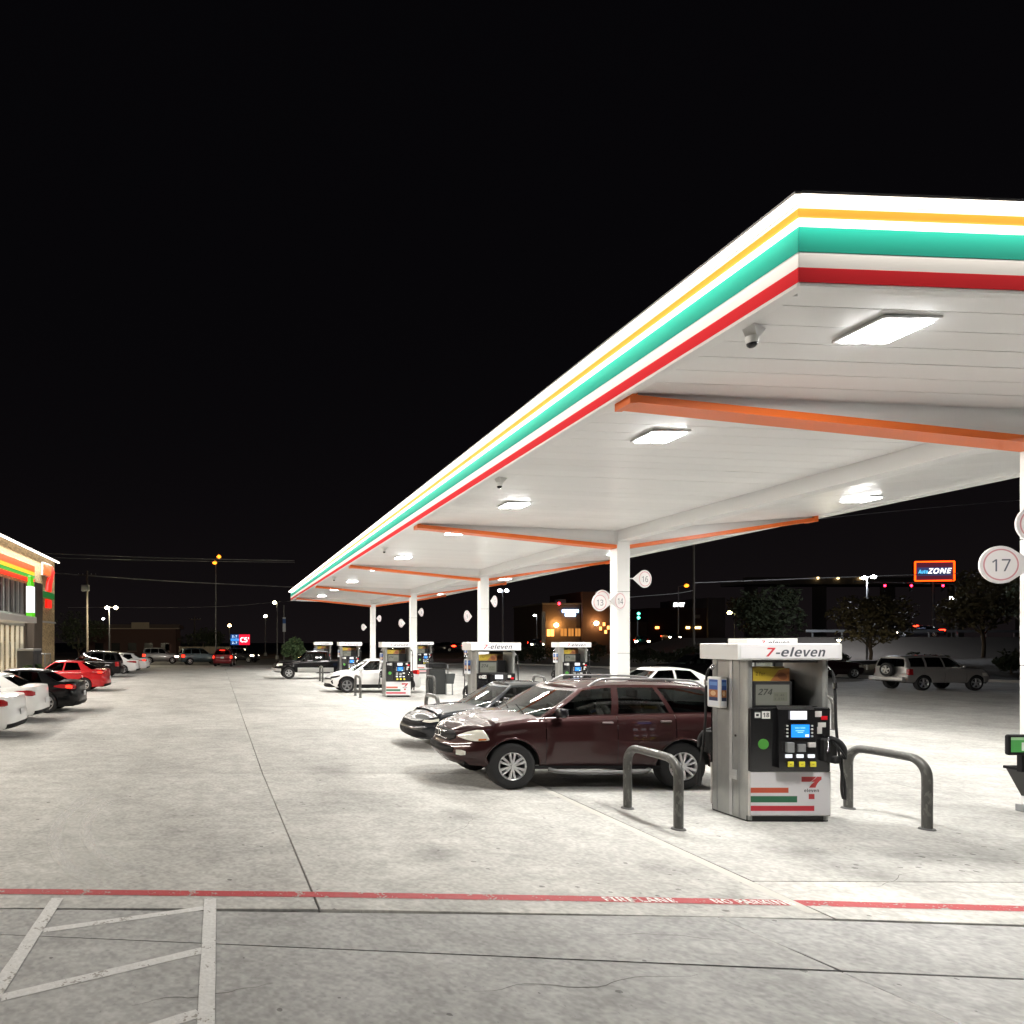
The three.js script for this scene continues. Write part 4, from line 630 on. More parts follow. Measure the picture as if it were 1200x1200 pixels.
// black pickup with silver lower half
buildVehicle('pickup_truck', 'black pickup truck with silver lower body at the far pump', 'pickup truck', suv({ L: 5.5, W: 1.95, r: .385, axF: .95, axR: 4.3, Ra: .45, sill: .42, paint: paintBlack, rf: .56, crown: .05, LF: .45, nF: 3.6, sh: [[0, .98], [.25, 1.06], [1.4, 1.12], [2.4, 1.14], [5.5, 1.16]], roof: [[1.7, 1.6], [2.1, 1.74], [2.8, 1.78], [3.5, 1.75]], zr: .66,
  cab: { ub: 1.4, ubk: 1.58, ur: 2.12, urk: 2.16, rb: 3.6, rbk: 3.58, rr: 3.48, rrk: 3.46, fa: .95, ra: .9, side: [[1.7, 2.22, 'glass'], [2.75, 2.78, 'post'], [2.83, 2.86, 'glass'], [3.4, 3.36, 'post']] }, seams: [1.62, 2.8, 3.6], doors: [[1.62, 2.8], [2.8, 3.6]],
  pairs: [['headlight', [[.6, .84, .98], [.85, .83, .99], [1.02, .86, .98]], lampGlass], ['tail_light', [[1.985, .9, 1.1], [2.2, .9, 1.1]], lampRed]], across: [['grille', [[0, .78, .97], [.5, .78, .97]], trimBlack], ['bumper', [[0, .46, .68], [.6, .46, .68], [1.0, .48, .66]], rimMat, .05]],
  extra: [({ g, X, hw, patch, qOfU }) => { for (const s of [1, -1]) for (const [a, b] of [[1.5, 3.75]]) part('lower_panel', patch([[qOfU(a), .44, .72], [qOfU((a + b) / 2), .44, .72], [qOfU(b), .44, .72]], .006, s), paintSilver, g); }] }), W3(5.85, 0, 43.8), Math.PI);
// white sedan beyond the maroon SUV
buildVehicle('sedan', 'white sedan whose roof shows behind the maroon SUV', 'car', sedan({ paint: paintWhite }), W3(15.3, 0, 24.4), Math.PI);
// row in front of the shop
const rearSedan = (o) => sedan({ noseR: [[0, .08], [.15, .0], [.5, .0], [.6, .04], [.85, .05], [1, .07]], ...o });
const tl = (lit, k = 0) => [['tail_light', [[1.91, .87 + k, .9 + k], [1.97, .83 + k, .945 + k], [2.12, .8 + k, .96 + k], [2.35, .79 + k, .95 + k], [2.5, .81 + k, .9 + k]], lampRed, .012], ...(lit ? [['brake_light', [[2.02, .84 + k, .92 + k], [2.15, .82 + k, .93 + k], [2.26, .83 + k, .91 + k]], lampLit, .02]] : [])];
const stdHead = ['headlight', [[.52, .58, .66], [.75, .57, .69], [.98, .6, .73]], lampGlass];
const rearKit = [plateAt(.62, true), ({ g, X, patch }) => part('rear_skirt', [patch([[2.4, .24, .36], [3, .26, .38]], .006, 1), patch([[2.4, .24, .36], [3, .26, .38]], .006, -1)], trimBlack, g)];
const G1 = 'cars parked nose-in by the shop';
buildVehicle('sedan', 'white sedan cut off by the frame edge, nearest of the parked row', 'car', rearSedan({ paint: paintWhite, pairs: [stdHead, ...tl(false)], extra: rearKit }), W3(-7.47, 0, 17.2), Math.PI, G1);
buildVehicle('sedan', 'white sedan with dark red tail lamp parked beside the black sedan', 'car', rearSedan({ L: 4.6, paint: paintWhite, pairs: [stdHead, ...tl(false)], extra: rearKit, sh: [[0, .62], [.25, .72], [1.3, .9], [2, .93], [3.3, 1.0], [4.1, 1.06], [4.6, 1.05]] }), W3(-7.62, 0, 20.4), Math.PI, G1);
buildVehicle('sedan', 'black sedan with glowing brake lamp and silver wheels by the shop', 'car', rearSedan({ paint: paintBlack, spokes: 7, r: .34, pairs: [stdHead, ...tl(true)], extra: rearKit }), W3(-7.15, 0, 23.3), Math.PI, G1);
buildVehicle('sedan', 'bright red sedan with sloping tail parked by the shop', 'car', rearSedan({ paint: paintRed, wstyle: 'twin', spokes: 5, roof: [[1.6, 1.3], [2.2, 1.44], [2.8, 1.46], [3.4, 1.43], [4, 1.3], [4.5, 1.1]], pairs: [stdHead, ...tl(true, .04)], extra: rearKit }), W3(-7.9, 0, 33.0), Math.PI, G1);
buildVehicle('suv', 'black SUV parked between the red sedan and the white cars', 'SUV', suv({ paint: paintBlack, rails: true, sh: [[0, .82], [.25, .93], [1.2, 1.05], [2.2, 1.09], [3.6, 1.12], [4.5, 1.12]], extra: [plateAt(.85, true)] }), W3(-9.0, 0, 45.4), Math.PI, G1);
buildVehicle('sedan', 'white sedan parked beyond the black SUV', 'car', rearSedan({ paint: paintWhite, pairs: [stdHead, ...tl(false)], extra: rearKit }), W3(-8.7, 0, 50.8), Math.PI, G1);
buildVehicle('sedan', 'white sedan at the far end of the parked row', 'car', rearSedan({ paint: paintWhite, pairs: [stdHead, ...tl(true)], extra: rearKit }), W3(-8.45, 0, 55.4), Math.PI, G1);
// on the street behind
const frontLit = (a, b) => ['headlight', [[.5, a, b], [.8, a, b], [1.0, a, b]], lampWhite];
const tailLit = ['tail_light', [[1.97, .78, 1.0], [2.2, .77, 1.02], [2.5, .8, 1.0]], lampLit];
buildVehicle('suv', 'small silver SUV driving across the far end of the lot', 'SUV', suv({ L: 4.2, axR: 3.3, paint: paintSilver, pairs: [frontLit(.72, .82), tailLit], roof: [[1.4, 1.5], [2.0, 1.66], [2.8, 1.7], [3.6, 1.66], [4.1, 1.58]], sh: [[0, .82], [.25, .93], [1.2, 1.05], [2.2, 1.09], [3.6, 1.12], [4.2, 1.12]], seams: [], doors: [], cab: { ub: 1.1, ubk: 1.25, ur: 1.9, urk: 1.95, rb: 4.14, rbk: 4.06, rr: 3.95, rrk: 3.9, side: [[1.36, 2.0, 'glass'], [2.3, 2.36, 'post'], [2.38, 2.44, 'glass'], [3.2, 3.16, 'post'], [3.28, 3.24, 'glass'], [3.84, 3.76, 'post']] } }), W3(-6.8, 0, 74), 0);
buildVehicle('suv', 'grey-green SUV with a glowing tail lamp queuing behind the red SUV', 'SUV', suv({ paint: paintTeal, pairs: [frontLit(.72, .82), tailLit] }), W3(-2.5, 0, 71), .25);
buildVehicle('suv', 'dark red SUV seen from behind with lit brake lamps', 'SUV', suv({ paint: paintMat(.16, .008, .012, .2), pairs: [tailLit, frontLit(.72, .82)], extra: [plateAt(.85, true), ({ g, X, roofY }) => part('high_brake_light', rbox(.03, .04, .5, .01, X(4.42), roofY(4.3) - .05, 0), lampLit, g)] }), W3(0.05, 0, 66.5), Math.PI / 2 - .12);
buildVehicle('pickup_truck', 'dark vehicle with lit headlamps on the far street', 'pickup truck', suv({ paint: paintDark, pairs: [frontLit(.78, .9), tailLit] }), W3(2.0, -.1, 81), -.5);
// far lot to the side
buildVehicle('suv', 'silver SUV with a spare wheel on its tailgate in the dark lot', 'SUV', suv({ L: 4.3, W: 1.8, axR: 3.4, r: .36, Ra: .42, sill: .38, paint: paintMat(.36, .345, .33, .4), cab: { ub: 1.15, ubk: 1.32, ur: 1.98, urk: 2.03, rb: 4.24, rbk: 4.18, rr: 4.12, rrk: 4.06, fa: .95, ra: .9, side: [[1.44, 2.1, 'glass'], [2.32, 2.4, 'post'], [2.4, 2.48, 'glass'], [3.2, 3.2, 'post'], [3.3, 3.3, 'glass'], [3.98, 3.94, 'post']] }, sh: [[0, .84], [.25, .96], [1.2, 1.08], [2.2, 1.1], [4.3, 1.12]],
  extra: [({ g, X, body }) => { const wg = wheelGeos(.34, .2, .6, 5, 'plain'), p = body(3, .95, .1), w = new THREE.Group(); w.name = 'spare_wheel'; w.position.set(p.x - .09, .98, .1); w.rotation.y = -Math.PI / 2; g.add(w); part('tyre', wg.tyre, rubber, w); part('rim', wg.rim, rimMat, w); part('brake_disc', wg.back, rimDark, w); part('rear_bumper', rbox(.22, .2, 1.72, .05, p.x - .02, .55, 0), std(lin(.55, .54, .53), .35, .5), g); }] }), W3(34.8, 0, 33.6), 0);
buildVehicle('suv', 'dark maroon SUV parked in the shade beside the silver SUV', 'SUV', suv({ paint: paintMat(.02, .006, .007, .2) }), W3(39, 0, 44.6), 0);
buildVehicle('suv', 'black SUV with a bright reflection on its windscreen behind the white sedan', 'SUV', suv({ paint: paintBlack }), W3(27.6, 0, 40), Math.PI - .2);
// ---------------------------------------------------------------- the shop
const SX = -11.5;                                         // face of the shop front
const brickTex = dataTex(512, (u, v) => { const r = Math.floor(v * 32), c = (u * 12 + (r % 2) * .5), fu = c - Math.floor(c), fv = v * 32 - r, j = fu < .04 || fv < .12; const k = 0.72 + 0.2 * (hash(Math.floor(c) % 12, r, 3) - .5) + .12 * (fbm(u * 40, v * 40, 2, 40) - .5); return j ? [.55, .52, .46] : [k, k * .9, k * .74]; });
const brickMat = std(lin(.9, .82, .66), .85, 0, { map: brickTex }), brownClad = std(lin(.09, .07, .055), .7), alu = std(lin(.5, .5, .49), .35, .6);
const shop = thing('convenience_shop', 'tan brick convenience shop with a lit roofline and glowing stripes over glass doors', 'shop', V3(0, 0, 0));
{
  const wall = (y0, y1, d0, d1, m, t = .3, x = SX) => { const g = box(t, y1 - y0, d1 - d0, x - t / 2, (y0 + y1) / 2, -(d0 + d1) / 2); const uv = g.attributes.uv, p = g.attributes.position; for (let i = 0; i < p.count; i++) uv.setXY(i, p.getZ(i) / 2.4 + p.getX(i) / 2.4, p.getY(i) / 2.4); return g; };
  part('upper_wall', wall(5.72, 7.72, 4, 46.2, brickMat), brickMat, shop);
  part('end_pier', wall(0, 5.72, 41.7, 46.2, brickMat), brickMat, shop);
  part('pier', wall(0, 5.72, 39.3, 39.8), brownClad, shop);
  part('string_course', box(.1, .12, 4.4, SX + .05, 3.62, -43.98), kerbMat, shop);
  part('pilaster', hexa(V3(SX - .2, 0, -39.85), V3(SX + .38, 0, -39.85), V3(SX + .38, 0, -41.6), V3(SX - .2, 0, -41.6), V3(SX - .2, 5.84, -39.8), V3(SX + .42, 5.84, -39.8), V3(SX + .42, 5.84, -41.68), V3(SX - .2, 5.84, -41.68)), brownClad, shop);
  part('spandrel', wall(3.25, 3.95, 4, 39.3), alu, shop);
  part('far_side_wall', box(12, 7.7, .3, SX - 6.3, 3.85, -46.05), brickMat, shop); part('near_side_wall', box(12, 7.7, .3, SX - 6.3, 3.85, -4.15), brickMat, shop);
  part('rear_wall', box(.3, 7.7, 42.4, SX - 12.2, 3.85, -25.5), std(lin(.5, .48, .44), .8), shop); part('shop_floor', box(11.7, .1, 42, SX - 6.15, .1, -25.5), std(lin(.45, .43, .4), .5), shop);
  part('shop_ceiling', box(11.7, .1, 42, SX - 6.15, 3.65, -25.5), std(lin(.75, .75, .73), .8), shop); part('shop_roof', box(12.2, .2, 42.6, SX - 6.4, 7.4, -25.5), grey, shop);
  part('coping', box(.5, .1, 42.4, SX - .05, 7.78, -25.1), std(lin(.6, .6, .58), .5), shop);
  const paneMat = phys(lin(.75, .78, .78), { roughness: .02, transmission: 1, thickness: 0 }), paneDark = phys(lin(.02, .022, .025), { roughness: .06, clearcoat: 1 });
  for (let d = 4.5; d < 39.2; d += .86) {
    for (const [y0, y1, m] of [[.16, 3.25, paneMat], [3.95, 5.72, paneDark]]) { const w = part('window', box(.02, y1 - y0, .8, SX - .12, (y0 + y1) / 2, -(d + .43)), m, shop); part('mullion', box(.16, y1 - y0, .06, SX - .04, (y0 + y1) / 2, -d), alu, w); }
  }
  part('awning', [rbox(1.5, .32, 32, .02, SX + .75, 3.5, -20.4)], std(lin(.6, .6, .58), .45), shop);
  // goods on shelves inside
  for (let i = 0; i < 10; i++) { const d = 29 + i * 1.05, c = [[.5, .1, .05], [.6, .45, .1], [.08, .3, .12], [.6, .58, .5], [.1, .16, .4]][i % 5]; part('shelf_of_goods', [box(.5, 1.5, .8, SX - 3.2 - (i % 3) * .8, .95, -d)], std(lin(...c), .5), shop); }
  for (const d of [33.2, 35.4, 37.4, 38.4]) part('window_poster', box(.01, .9, .55, SX - .2, 1.9, -d), std(lin(.7, .68, .62), .6), shop);
  for (const [d, w] of [[14, 10], [26, 10], [35, 8]]) { for (const k of [-1, 0, 1]) part('ceiling_light_panel', box(1.2, .03, 1.2, SX - 3, 3.58, -(d + k * 3)), glow(0xfff4e0, 2), shop); const l = new THREE.RectAreaLight(0xffe6c4, I_STORE, 2, w); l.position.set(SX - 3, 3.54, -d); l.rotation.x = -Math.PI / 2; scene.add(l); }
  // glowing stripes
  for (let d = 21.3; d < 40.5; d += 4) { const L = Math.min(4, 40.6 - d) - .004, z = -(d + L / 2); for (const [y0, y1, c, k, nm] of [[6.48, 6.82, 0xff5208, .8, 'orange'], [6.30, 6.46, 0xffae18, .9, 'yellow'], [6.10, 6.26, 0x18b43a, .55, 'green'], [5.86, 6.04, 0xff2c10, .8, 'red']]) part('stripe_sign', box(.2, y1 - y0, L, SX + .12, (y0 + y1) / 2, z), glow(c, k, 0x331100), shop); }
  // numeral emblem on the end wall: extruded letter boxes
  const ex = (pts, dep = .14) => { const s = new THREE.Shape(pts.map(([a, b]) => new THREE.Vector2(a, b))); return new THREE.ExtrudeGeometry(s, { depth: dep, bevelEnabled: true, bevelSize: .02, bevelThickness: .02, bevelSegments: 1 }).rotateY(Math.PI / 2).translate(SX + .02, 0, 0); };
  const em = new THREE.Group(); em.name = 'numeral_emblem'; em.position.z = -42.85; shop.add(em);
  part('emblem_bar', ex([[0, 7.3], [2.05, 7.3], [1.62, 6.62], [0, 6.62]]), glow(0xff5a08, .85, 0x331100), em); part('emblem_stroke', ex([[2.1, 7.28], [2.7, 7.0], [2.0, 6.1], [1.85, 5.62], [1.0, 5.62], [1.2, 6.2], [1.68, 6.62]]), glow(0xf01c10, .75, 0x330000), em);
  part('emblem_word', ex([[-.15, 5.52], [2.6, 5.52], [2.6, 5.16], [-.15, 5.16]]), glow(0x0c7a30, .3, 0x052208), em); part('emblem_foot', ex([[.9, 5.05], [1.9, 5.05], [1.9, 4.56], [.9, 4.56]]), glow(0xf01c10, .75, 0x330000), em);
  part('emblem_return', ex([[-.06, 7.36], [2.16, 7.36], [2.2, 6.56], [-.06, 6.56]], .08), std(lin(.8, .75, .7), .5), em);
  // hanging blade sign with an arrow
  part('blade_sign', [box(.3, 1.45, .62, SX + .85, 4.65, -37.5)], glow(0xf2fbff, .75, 0x999999), shop); part('blade_arrow', [box(.32, .25, .64, SX + .85, 3.82, -37.5), rbox(.2, .4, .5, .05, SX + .85, 5.75, -37.5), box(.22, .2, .6, SX + .85, 5.5, -37.5)], glow(0x62e010, .4, 0x114400), shop);
  // bright bar along the roofline
  for (let d = 4.4; d < 46; d += 4.7) {
    const L = Math.min(4.68, 46.2 - d); part('roofline_light', box(.1, .08, L, SX + .3, 7.69, -(d + L / 2)), glow(0xfff6e8, 2.5), shop);
    const ra = new THREE.RectAreaLight(0xfff8ee, I_PARAPET, L, .12); ra.position.set(SX + .38, 7.62, -(d + L / 2)); ra.lookAt(SX + .38 - .5, 7.62 + .86, -(d + L / 2)); 
    const zax = V3(-.62, .78, 0).normalize(), xax = V3(0, 0, 1); ra.quaternion.setFromRotationMatrix(new THREE.Matrix4().makeBasis(xax, zax.clone().cross(xax), zax)); scene.add(ra);
  }
  structure(whole('sidewalk', box(1.9, .15, 44, SX + .95, .075, -25.5), kerbMat));
}
// things on the shop's walk
{ const b = thing('ice_chest', 'dark ice chest against the shop wall under the blade sign', 'ice chest', W3(SX + .75, .15, 37.6)); part('cabinet', rbox(.9, 1.7, 1.6, .04, 0, .86, 0), std(lin(.03, .03, .035), .5), b); part('lid', rbox(.92, .12, 1.64, .03, 0, 1.76, 0), grey, b); for (const s of [-.4, .4]) part('door', rbox(.03, 1.1, .72, .01, .46, .95, s), std(lin(.05, .05, .055), .4), b);
  const c = thing('propane_cage', 'grey metal cage locker beside the dark pilaster', 'cage', W3(SX + .95, .15, 39.3)); part('frame', [box(.8, .06, 1.3, 0, 1.5, 0), box(.8, .06, 1.3, 0, .08, 0), ...[-1, 1].flatMap((s) => [-1, 1].map((t) => box(.05, 1.5, .05, s * .37, .77, t * .62)))], alu, c); for (let i = 0; i < 8; i++) part('bar', box(.012, 1.4, .012, .4, .78, -.55 + i * .157), alu, c); part('back_panel', box(.02, 1.4, 1.24, -.36, .78, 0), grey, c);
  let pl; for (const [d, l] of [[35.2, 'green planter by the shop windows'], [37.0, 'green planter in front of the dark pilaster'], [39.9, 'green planter below the lit tan wall']]) { if (pl) { copyOf(pl, W3(SX + 1.45, .15, d), 0, l); continue; } pl = thing('planter', l, 'planter', W3(SX + 1.45, .15, d), 0, 'green planters on the shop walk'); part('pot', new THREE.LatheGeometry([[.001, 0], [.26, 0], [.36, .62], [.38, .66], [.33, .66], [.31, .55], [.001, .55]].map(([a, b]) => new THREE.Vector2(a, b)), 20), std(lin(.16, .26, .17), .5), pl); part('plant', leafCloud(260, [.34, .3, .34], [0, .78, 0], .1, 5), std(lin(.05, .1, .03), .7), pl); }
}
function leafCloud(n, [rx, ry, rz], [cx, cy, cz], size, clumps, sd = 1) {
  const m = new MB(), C = []; for (let i = 0; i < clumps; i++) { const a = hash(i, sd, 1) * 6.28, b = Math.acos(1 - 2 * hash(i, sd, 2)), r = .45 + .35 * hash(i, sd, 3); C.push([Math.sin(b) * Math.cos(a) * r, Math.cos(b) * r, Math.sin(b) * Math.sin(a) * r, .3 + .25 * hash(i, sd, 4)]); }
  for (let i = 0; i < n; i++) { const k = C[i % clumps], h = (q) => hash(i, sd + 9, q), a = h(1) * 6.28, b = Math.acos(1 - 2 * h(2)), r = k[3] * Math.cbrt(.25 + .75 * h(3)); const p = V3(cx + rx * (k[0] + Math.sin(b) * Math.cos(a) * r), cy + ry * (k[1] + Math.cos(b) * r), cz + rz * (k[2] + Math.sin(b) * Math.sin(a) * r)); const s = size * (.6 + .8 * h(4)), e = V3(h(5) - .5, h(6) - .5, h(7) - .5).normalize(), f = V3(h(8) - .5, h(9) - .5, h(10) - .5).cross(e).normalize(); m.quad(p.clone().addScaledVector(e, -s), p.clone().addScaledVector(f, s * .45), p.clone().addScaledVector(e, s), p.clone().addScaledVector(f, -s * .45)); }
  return m.geo();
}
// ---------------------------------------------------------------- bins and service stands
{ const b = thing('litter_bin', 'black litter bin with a service tray standing by the third pump', 'litter bin', W3(9.55, 0, 30.2)); part('cabinet', rbox(.72, 1.12, .5, .03, -.2, .6, 0), std(lin(.02, .022, .022), .45), b); part('hood', rbox(.76, .22, .54, .04, -.2, 1.3, 0), trimBlack, b); part('opening', rbox(.4, .1, .02, .01, -.2, 1.27, .275), underMat, b); part('bucket', hexa(V3(.2, .5, -.2), V3(.52, .5, -.2), V3(.52, .5, .22), V3(.2, .5, .22), V3(.17, .95, -.24), V3(.58, .95, -.24), V3(.58, .95, .26), V3(.17, .95, .26)), std(lin(.05, .055, .055), .5), b); part('leg', [rod(V3(.22, 0, .1), V3(.22, .55, .1), .03), rod(V3(.5, 0, .1), V3(.5, .55, .1), .03)], grey, b); part('post', rod(V3(.36, .9, -.1), V3(.36, 1.35, -.1), .03), galv, b);
  const s = thing('windscreen_wash_bin', 'black wash bucket with a green notice hung on the pole at the frame edge', 'wash bin', W3(10.93, 0, 9.3)); const px = (x) => x;
  part('bucket', new MB().quad(V3(-.06, .6, .25), V3(.3, .6, .25), V3(.3, .2, .18), V3(.1, .22, .18)).quad(V3(-.06, .6, -.2), V3(.3, .6, -.2), V3(.3, .2, -.15), V3(.1, .22, -.15)).quad(V3(-.06, .6, .25), V3(-.06, .6, -.2), V3(.1, .22, -.15), V3(.1, .22, .18)).quad(V3(.1, .22, .18), V3(.3, .2, .18), V3(.3, .2, -.15), V3(.1, .22, -.15)).geo(), std(lin(.03, .03, .03), .5), s);
  part('bucket_rim', [rbox(.4, .04, .04, .01, .12, .61, .25), rbox(.4, .04, .04, .01, .12, .61, -.2), rbox(.04, .04, .45, .01, -.06, .61, .02)], trimBlack, s); part('neck', box(.3, .3, .06, -.02, .74, .06), trimBlack, s); part('notice_box', rbox(.5, .28, .07, .03, -.13, .96, .09), trimBlack, s);
  part('notice', new THREE.PlaneGeometry(.46, .2).translate(-.13, .965, .1265), std(0xffffff, .5, 0, { map: canvasTex(128, 64, (c) => { c.fillStyle = '#4fae55'; c.fillRect(0, 0, 128, 64); c.fillStyle = '#a8d8a4'; c.fillRect(0, 0, 128, 12); c.fillStyle = '#e8eee6'; c.fillRect(40, 22, 88, 36); c.fillStyle = '#333'; c.font = 'bold 22px sans-serif'; c.fillText('WASH', 50, 48); }) }), s); }
// ---------------------------------------------------------------- lamps round the lot
const at = (px, py, d) => [(px - CX) * d / F, EYE + (CY - py) * d / F];
const poleMat = std(lin(.14, .14, .145), .5, .4), sodium = glow(0xff8420, 2.2), cool = glow(0xf2f7ff, 30), warmw = glow(0xfff0c0, 26);
function lampPost(name, label, px, py, d, heads, mat, colour, power, hs = .22) {
  const [x, h] = at(px, py, d), g = thing(name, label, 'street lamp', W3(x, -.1, d), 0, 'lamps on poles round the lot');
  part('pole', rod(V3(0, 0, 0), V3(0, h + .05, 0), .11, .06), poleMat, g); part('footing', cyl(.25, .28, .5, 14, 0, .25, 0), kerbMat, g);
  heads.forEach(([dx, dy, dz]) => { const hd = new THREE.Group(); hd.name = 'lamp_head'; hd.position.set(dx, h + dy + .1, dz); g.add(hd); part('shade', rbox(.6, .12, .4, .04, 0, .1, 0), poleMat, hd); part('bulb', new THREE.SphereGeometry(hs, 14, 10).scale(1, .8, 1), mat, hd); part('arm', rod(V3(-dx, -dy - .02, -dz), V3(0, .1, 0), .035), poleMat, g).position.set(dx, h + dy + .1, dz);
    if (power) { const p = new THREE.PointLight(colour, power, 0, 2); p.position.set(x + dx, h + dy, -d + dz); p.shadow.radius = 8; p.castShadow = true; scene.add(p); } });
}
lampPost('street_lamp', 'tall lamp post with two orange lamps behind the queue of cars', 253, 656, 92, [[-.15, -.45, .6], [.4, .5, -.6]], sodium, 0xff9030, 1300, .3);
lampPost('street_lamp', 'lamp post with twin white lamps near the low dark building', 128, 712, 78, [[-.25, 0, 0], [.75, 0, 0]], warmw, 0xfff2d0, 130, .24);
lampPost('street_lamp', 'thin lamp post with a single white lamp beside the pole banner', 325, 706, 96, [[-.4, 0, 0]], warmw, 0xffefc8, 400, .26);
lampPost('street_lamp', 'small far white lamp standing left of the pole banner', 311, 722, 120, [[0, 0, 0]], warmw, 0xffefc8, 0, .3);
lampPost('street_lamp', 'dim warm lamp above the red price board', 269, 733, 120, [[0, 0, 0]], glow(0xffd890, 14), 0xffd890, 0, .32);
lampPost('street_lamp', 'white twin lamp post showing under the canopy edge', 589, 692, 95, [[-.4, 0, 0], [.55, 0, 0]], cool, 0xf0f6ff, 200, .26);
lampPost('street_lamp', 'orange lamp on a curved arm beside the tall utility pole', 795, 687, 110, [[1.3, .1, 0]], sodium, 0xff9030, 1200, .34);
lampPost('street_lamp', 'bright twin white lamp post above the round tree', 1016, 677, 74, [[-.3, 0, 0], [.7, .1, 0]], cool, 0xf0f6ff, 160, .24);
lampPost('street_lamp', 'white lamp beside the dark tree below the orange-framed sign', 1115, 701, 100, [[0, 0, 0]], cool, 0xf0f6ff, 0, .3);
lampPost('street_lamp', 'short post with a pale lamp left of the silver SUV', 983, 750, 62, [[0, 0, 0]], warmw, 0xfff0d0, 30, .13);
lampPost('street_lamp', 'small far lamp over the low dark building', 121, 725, 150, [[0, 0, 0]], cool, 0xffffff, 0, .26);
lampPost('street_lamp', 'greenish white lamp on the arm of the pole near the far trees', 861, 718, 105, [[-.8, 0, 0]], glow(0xf4f0a0, 26), 0xf4f0c0, 140, .3);
lampPost('street_lamp', 'small lamp at the brick building, beside the bare white pole', 629, 721, 100, [[-.3, 0, 0]], cool, 0xffffff, 0, .2);
// utility poles and wires
function utilityPole(label, px, top, d) { const [x, h] = at(px, top, d), g = thing('utility_pole', label, 'utility pole', W3(x, -.1, d), 0, 'utility poles'); part('pole', rod(V3(0, 0, 0), V3(0, h, 0), .17, .11), std(lin(.09, .075, .06), .9), g); part('crossarm', box(2.2, .12, .1, 0, h - .5, 0), std(lin(.09, .075, .06), .9), g); for (const s of [-1, -.5, .5, 1]) part('insulator', cyl(.04, .06, .16, 8, s, h - .36, 0), grey, g); }
utilityPole('utility pole with a pale transformer box behind the shop cars', 102, 668, 80); utilityPole('tall utility pole crossing the orange lamp glow', 813, 628, 90); utilityPole('utility pole between the single lamps far off', 228, 722, 125);
whole('transformer_box', rbox(.9, .7, .6, .05, at(100, 689, 79.5)[0], at(100, 689, 79.5)[1], -79.5), std(lin(.3, .3, .3), .6), 'pale grey transformer box high on the pole behind the shop', 'transformer');
function wire(label, pts, r = .03) { whole('power_line', tube(pts.map(([px, py, d]) => { const [x, h] = at(px, py, d); return W3(x, h, d); }), r, 40, 5), std(lin(.35, .34, .33), .6), label, 'power line', 'overhead power lines'); }
wire('upper overhead line across the sky beyond the shop', [[40, 648, 80], [200, 654, 80], [345, 657, 80]], .06); wire('overhead line just under the topmost one beyond the shop', [[40, 653, 82], [200, 657, 82], [345, 659, 82]], .04); wire('lower overhead line sloping down past the orange lamp post', [[55, 671, 80], [200, 681, 80], [345, 688, 80]], .05); wire('faint thin line low in the sky behind the lamp posts', [[80, 712, 110], [250, 711, 110], [345, 704, 110]], .03);
wire('pale overhead line from the tall utility pole toward the frame edge', [[813, 683, 90], [1000, 676, 90], [1240, 668, 90]], .055); wire('overhead line slanting up left of the tall utility pole', [[735, 700, 90], [795, 695, 90], [813, 692, 90]], .04); wire('thin line high above the dark street, below the canopy edge', [[960, 608, 90], [1080, 596, 90], [1220, 584, 90]], .03);
// ---------------------------------------------------------------- greenery
const leafMat = (r, g, b) => std(lin(r, g, b), .75), bark = std(lin(.08, .06, .045), .9);
function tree(label, px, top, d, w, hh, trunkH, mat, n, sd, base = 0, size = .2) {
  const x = (px - CX) * d / F, g = thing('tree', label, 'tree', W3(x, base, d), 0, 'trees beyond the lot'); const cy = trunkH + hh * .5;
  part('trunk', [tube([V3(0, 0, 0), V3(.06, trunkH * .5, .02), V3(-.04, trunkH, 0), V3(.05, trunkH + hh * .4, 0)], .13, 12, 8), ...[0, 1, 2, 3, 4].map((k) => { const a = k * 1.3 + sd; return rod(V3(0, trunkH * .85, 0), V3(Math.cos(a) * w * .32, trunkH + hh * (.35 + .1 * (k % 3)), Math.sin(a) * w * .32), .06, .02, 6); })], bark, g);
  part('crown', leafCloud(n, [w / 2, hh / 2, w / 2], [0, cy, 0], size, 17, sd), mat, g);
}
const tan_ = leafMat(.075, .062, .028), dgreen = leafMat(.032, .042, .018);
tree('round tree with thin yellowish leaves under the twin white lamp', 1020, 0, 66, 6.6, 5.2, 1.3, tan_, 2600, 3, .6); tree('wide dark tree behind the round board reading 17', 1152, 0, 58, 6.8, 5.4, 2.2, tan_, 2800, 5, 1.0); tree('dark tree behind the sign of the large near pump', 905, 0, 95, 9, 8.0, 1.8, dgreen, 2600, 8, 0, .28); tree('leafy tree beside the blue lit storefront sign', 880, 0, 110, 7, 8, 2.5, tan_, 1800, 11, 0, .28); tree('tree at the edge of the frame beyond the pole', 1215, 0, 70, 7, 6, 2, dgreen, 2000, 14, 1); tree('dark tree behind the far utility pole', 238, 0, 112, 7, 4.2, .5, dgreen, 1800, 17); tree('low dark tree left of the twin lamp post', 92, 0, 100, 8, 5.5, 1, dgreen, 1600, 19);
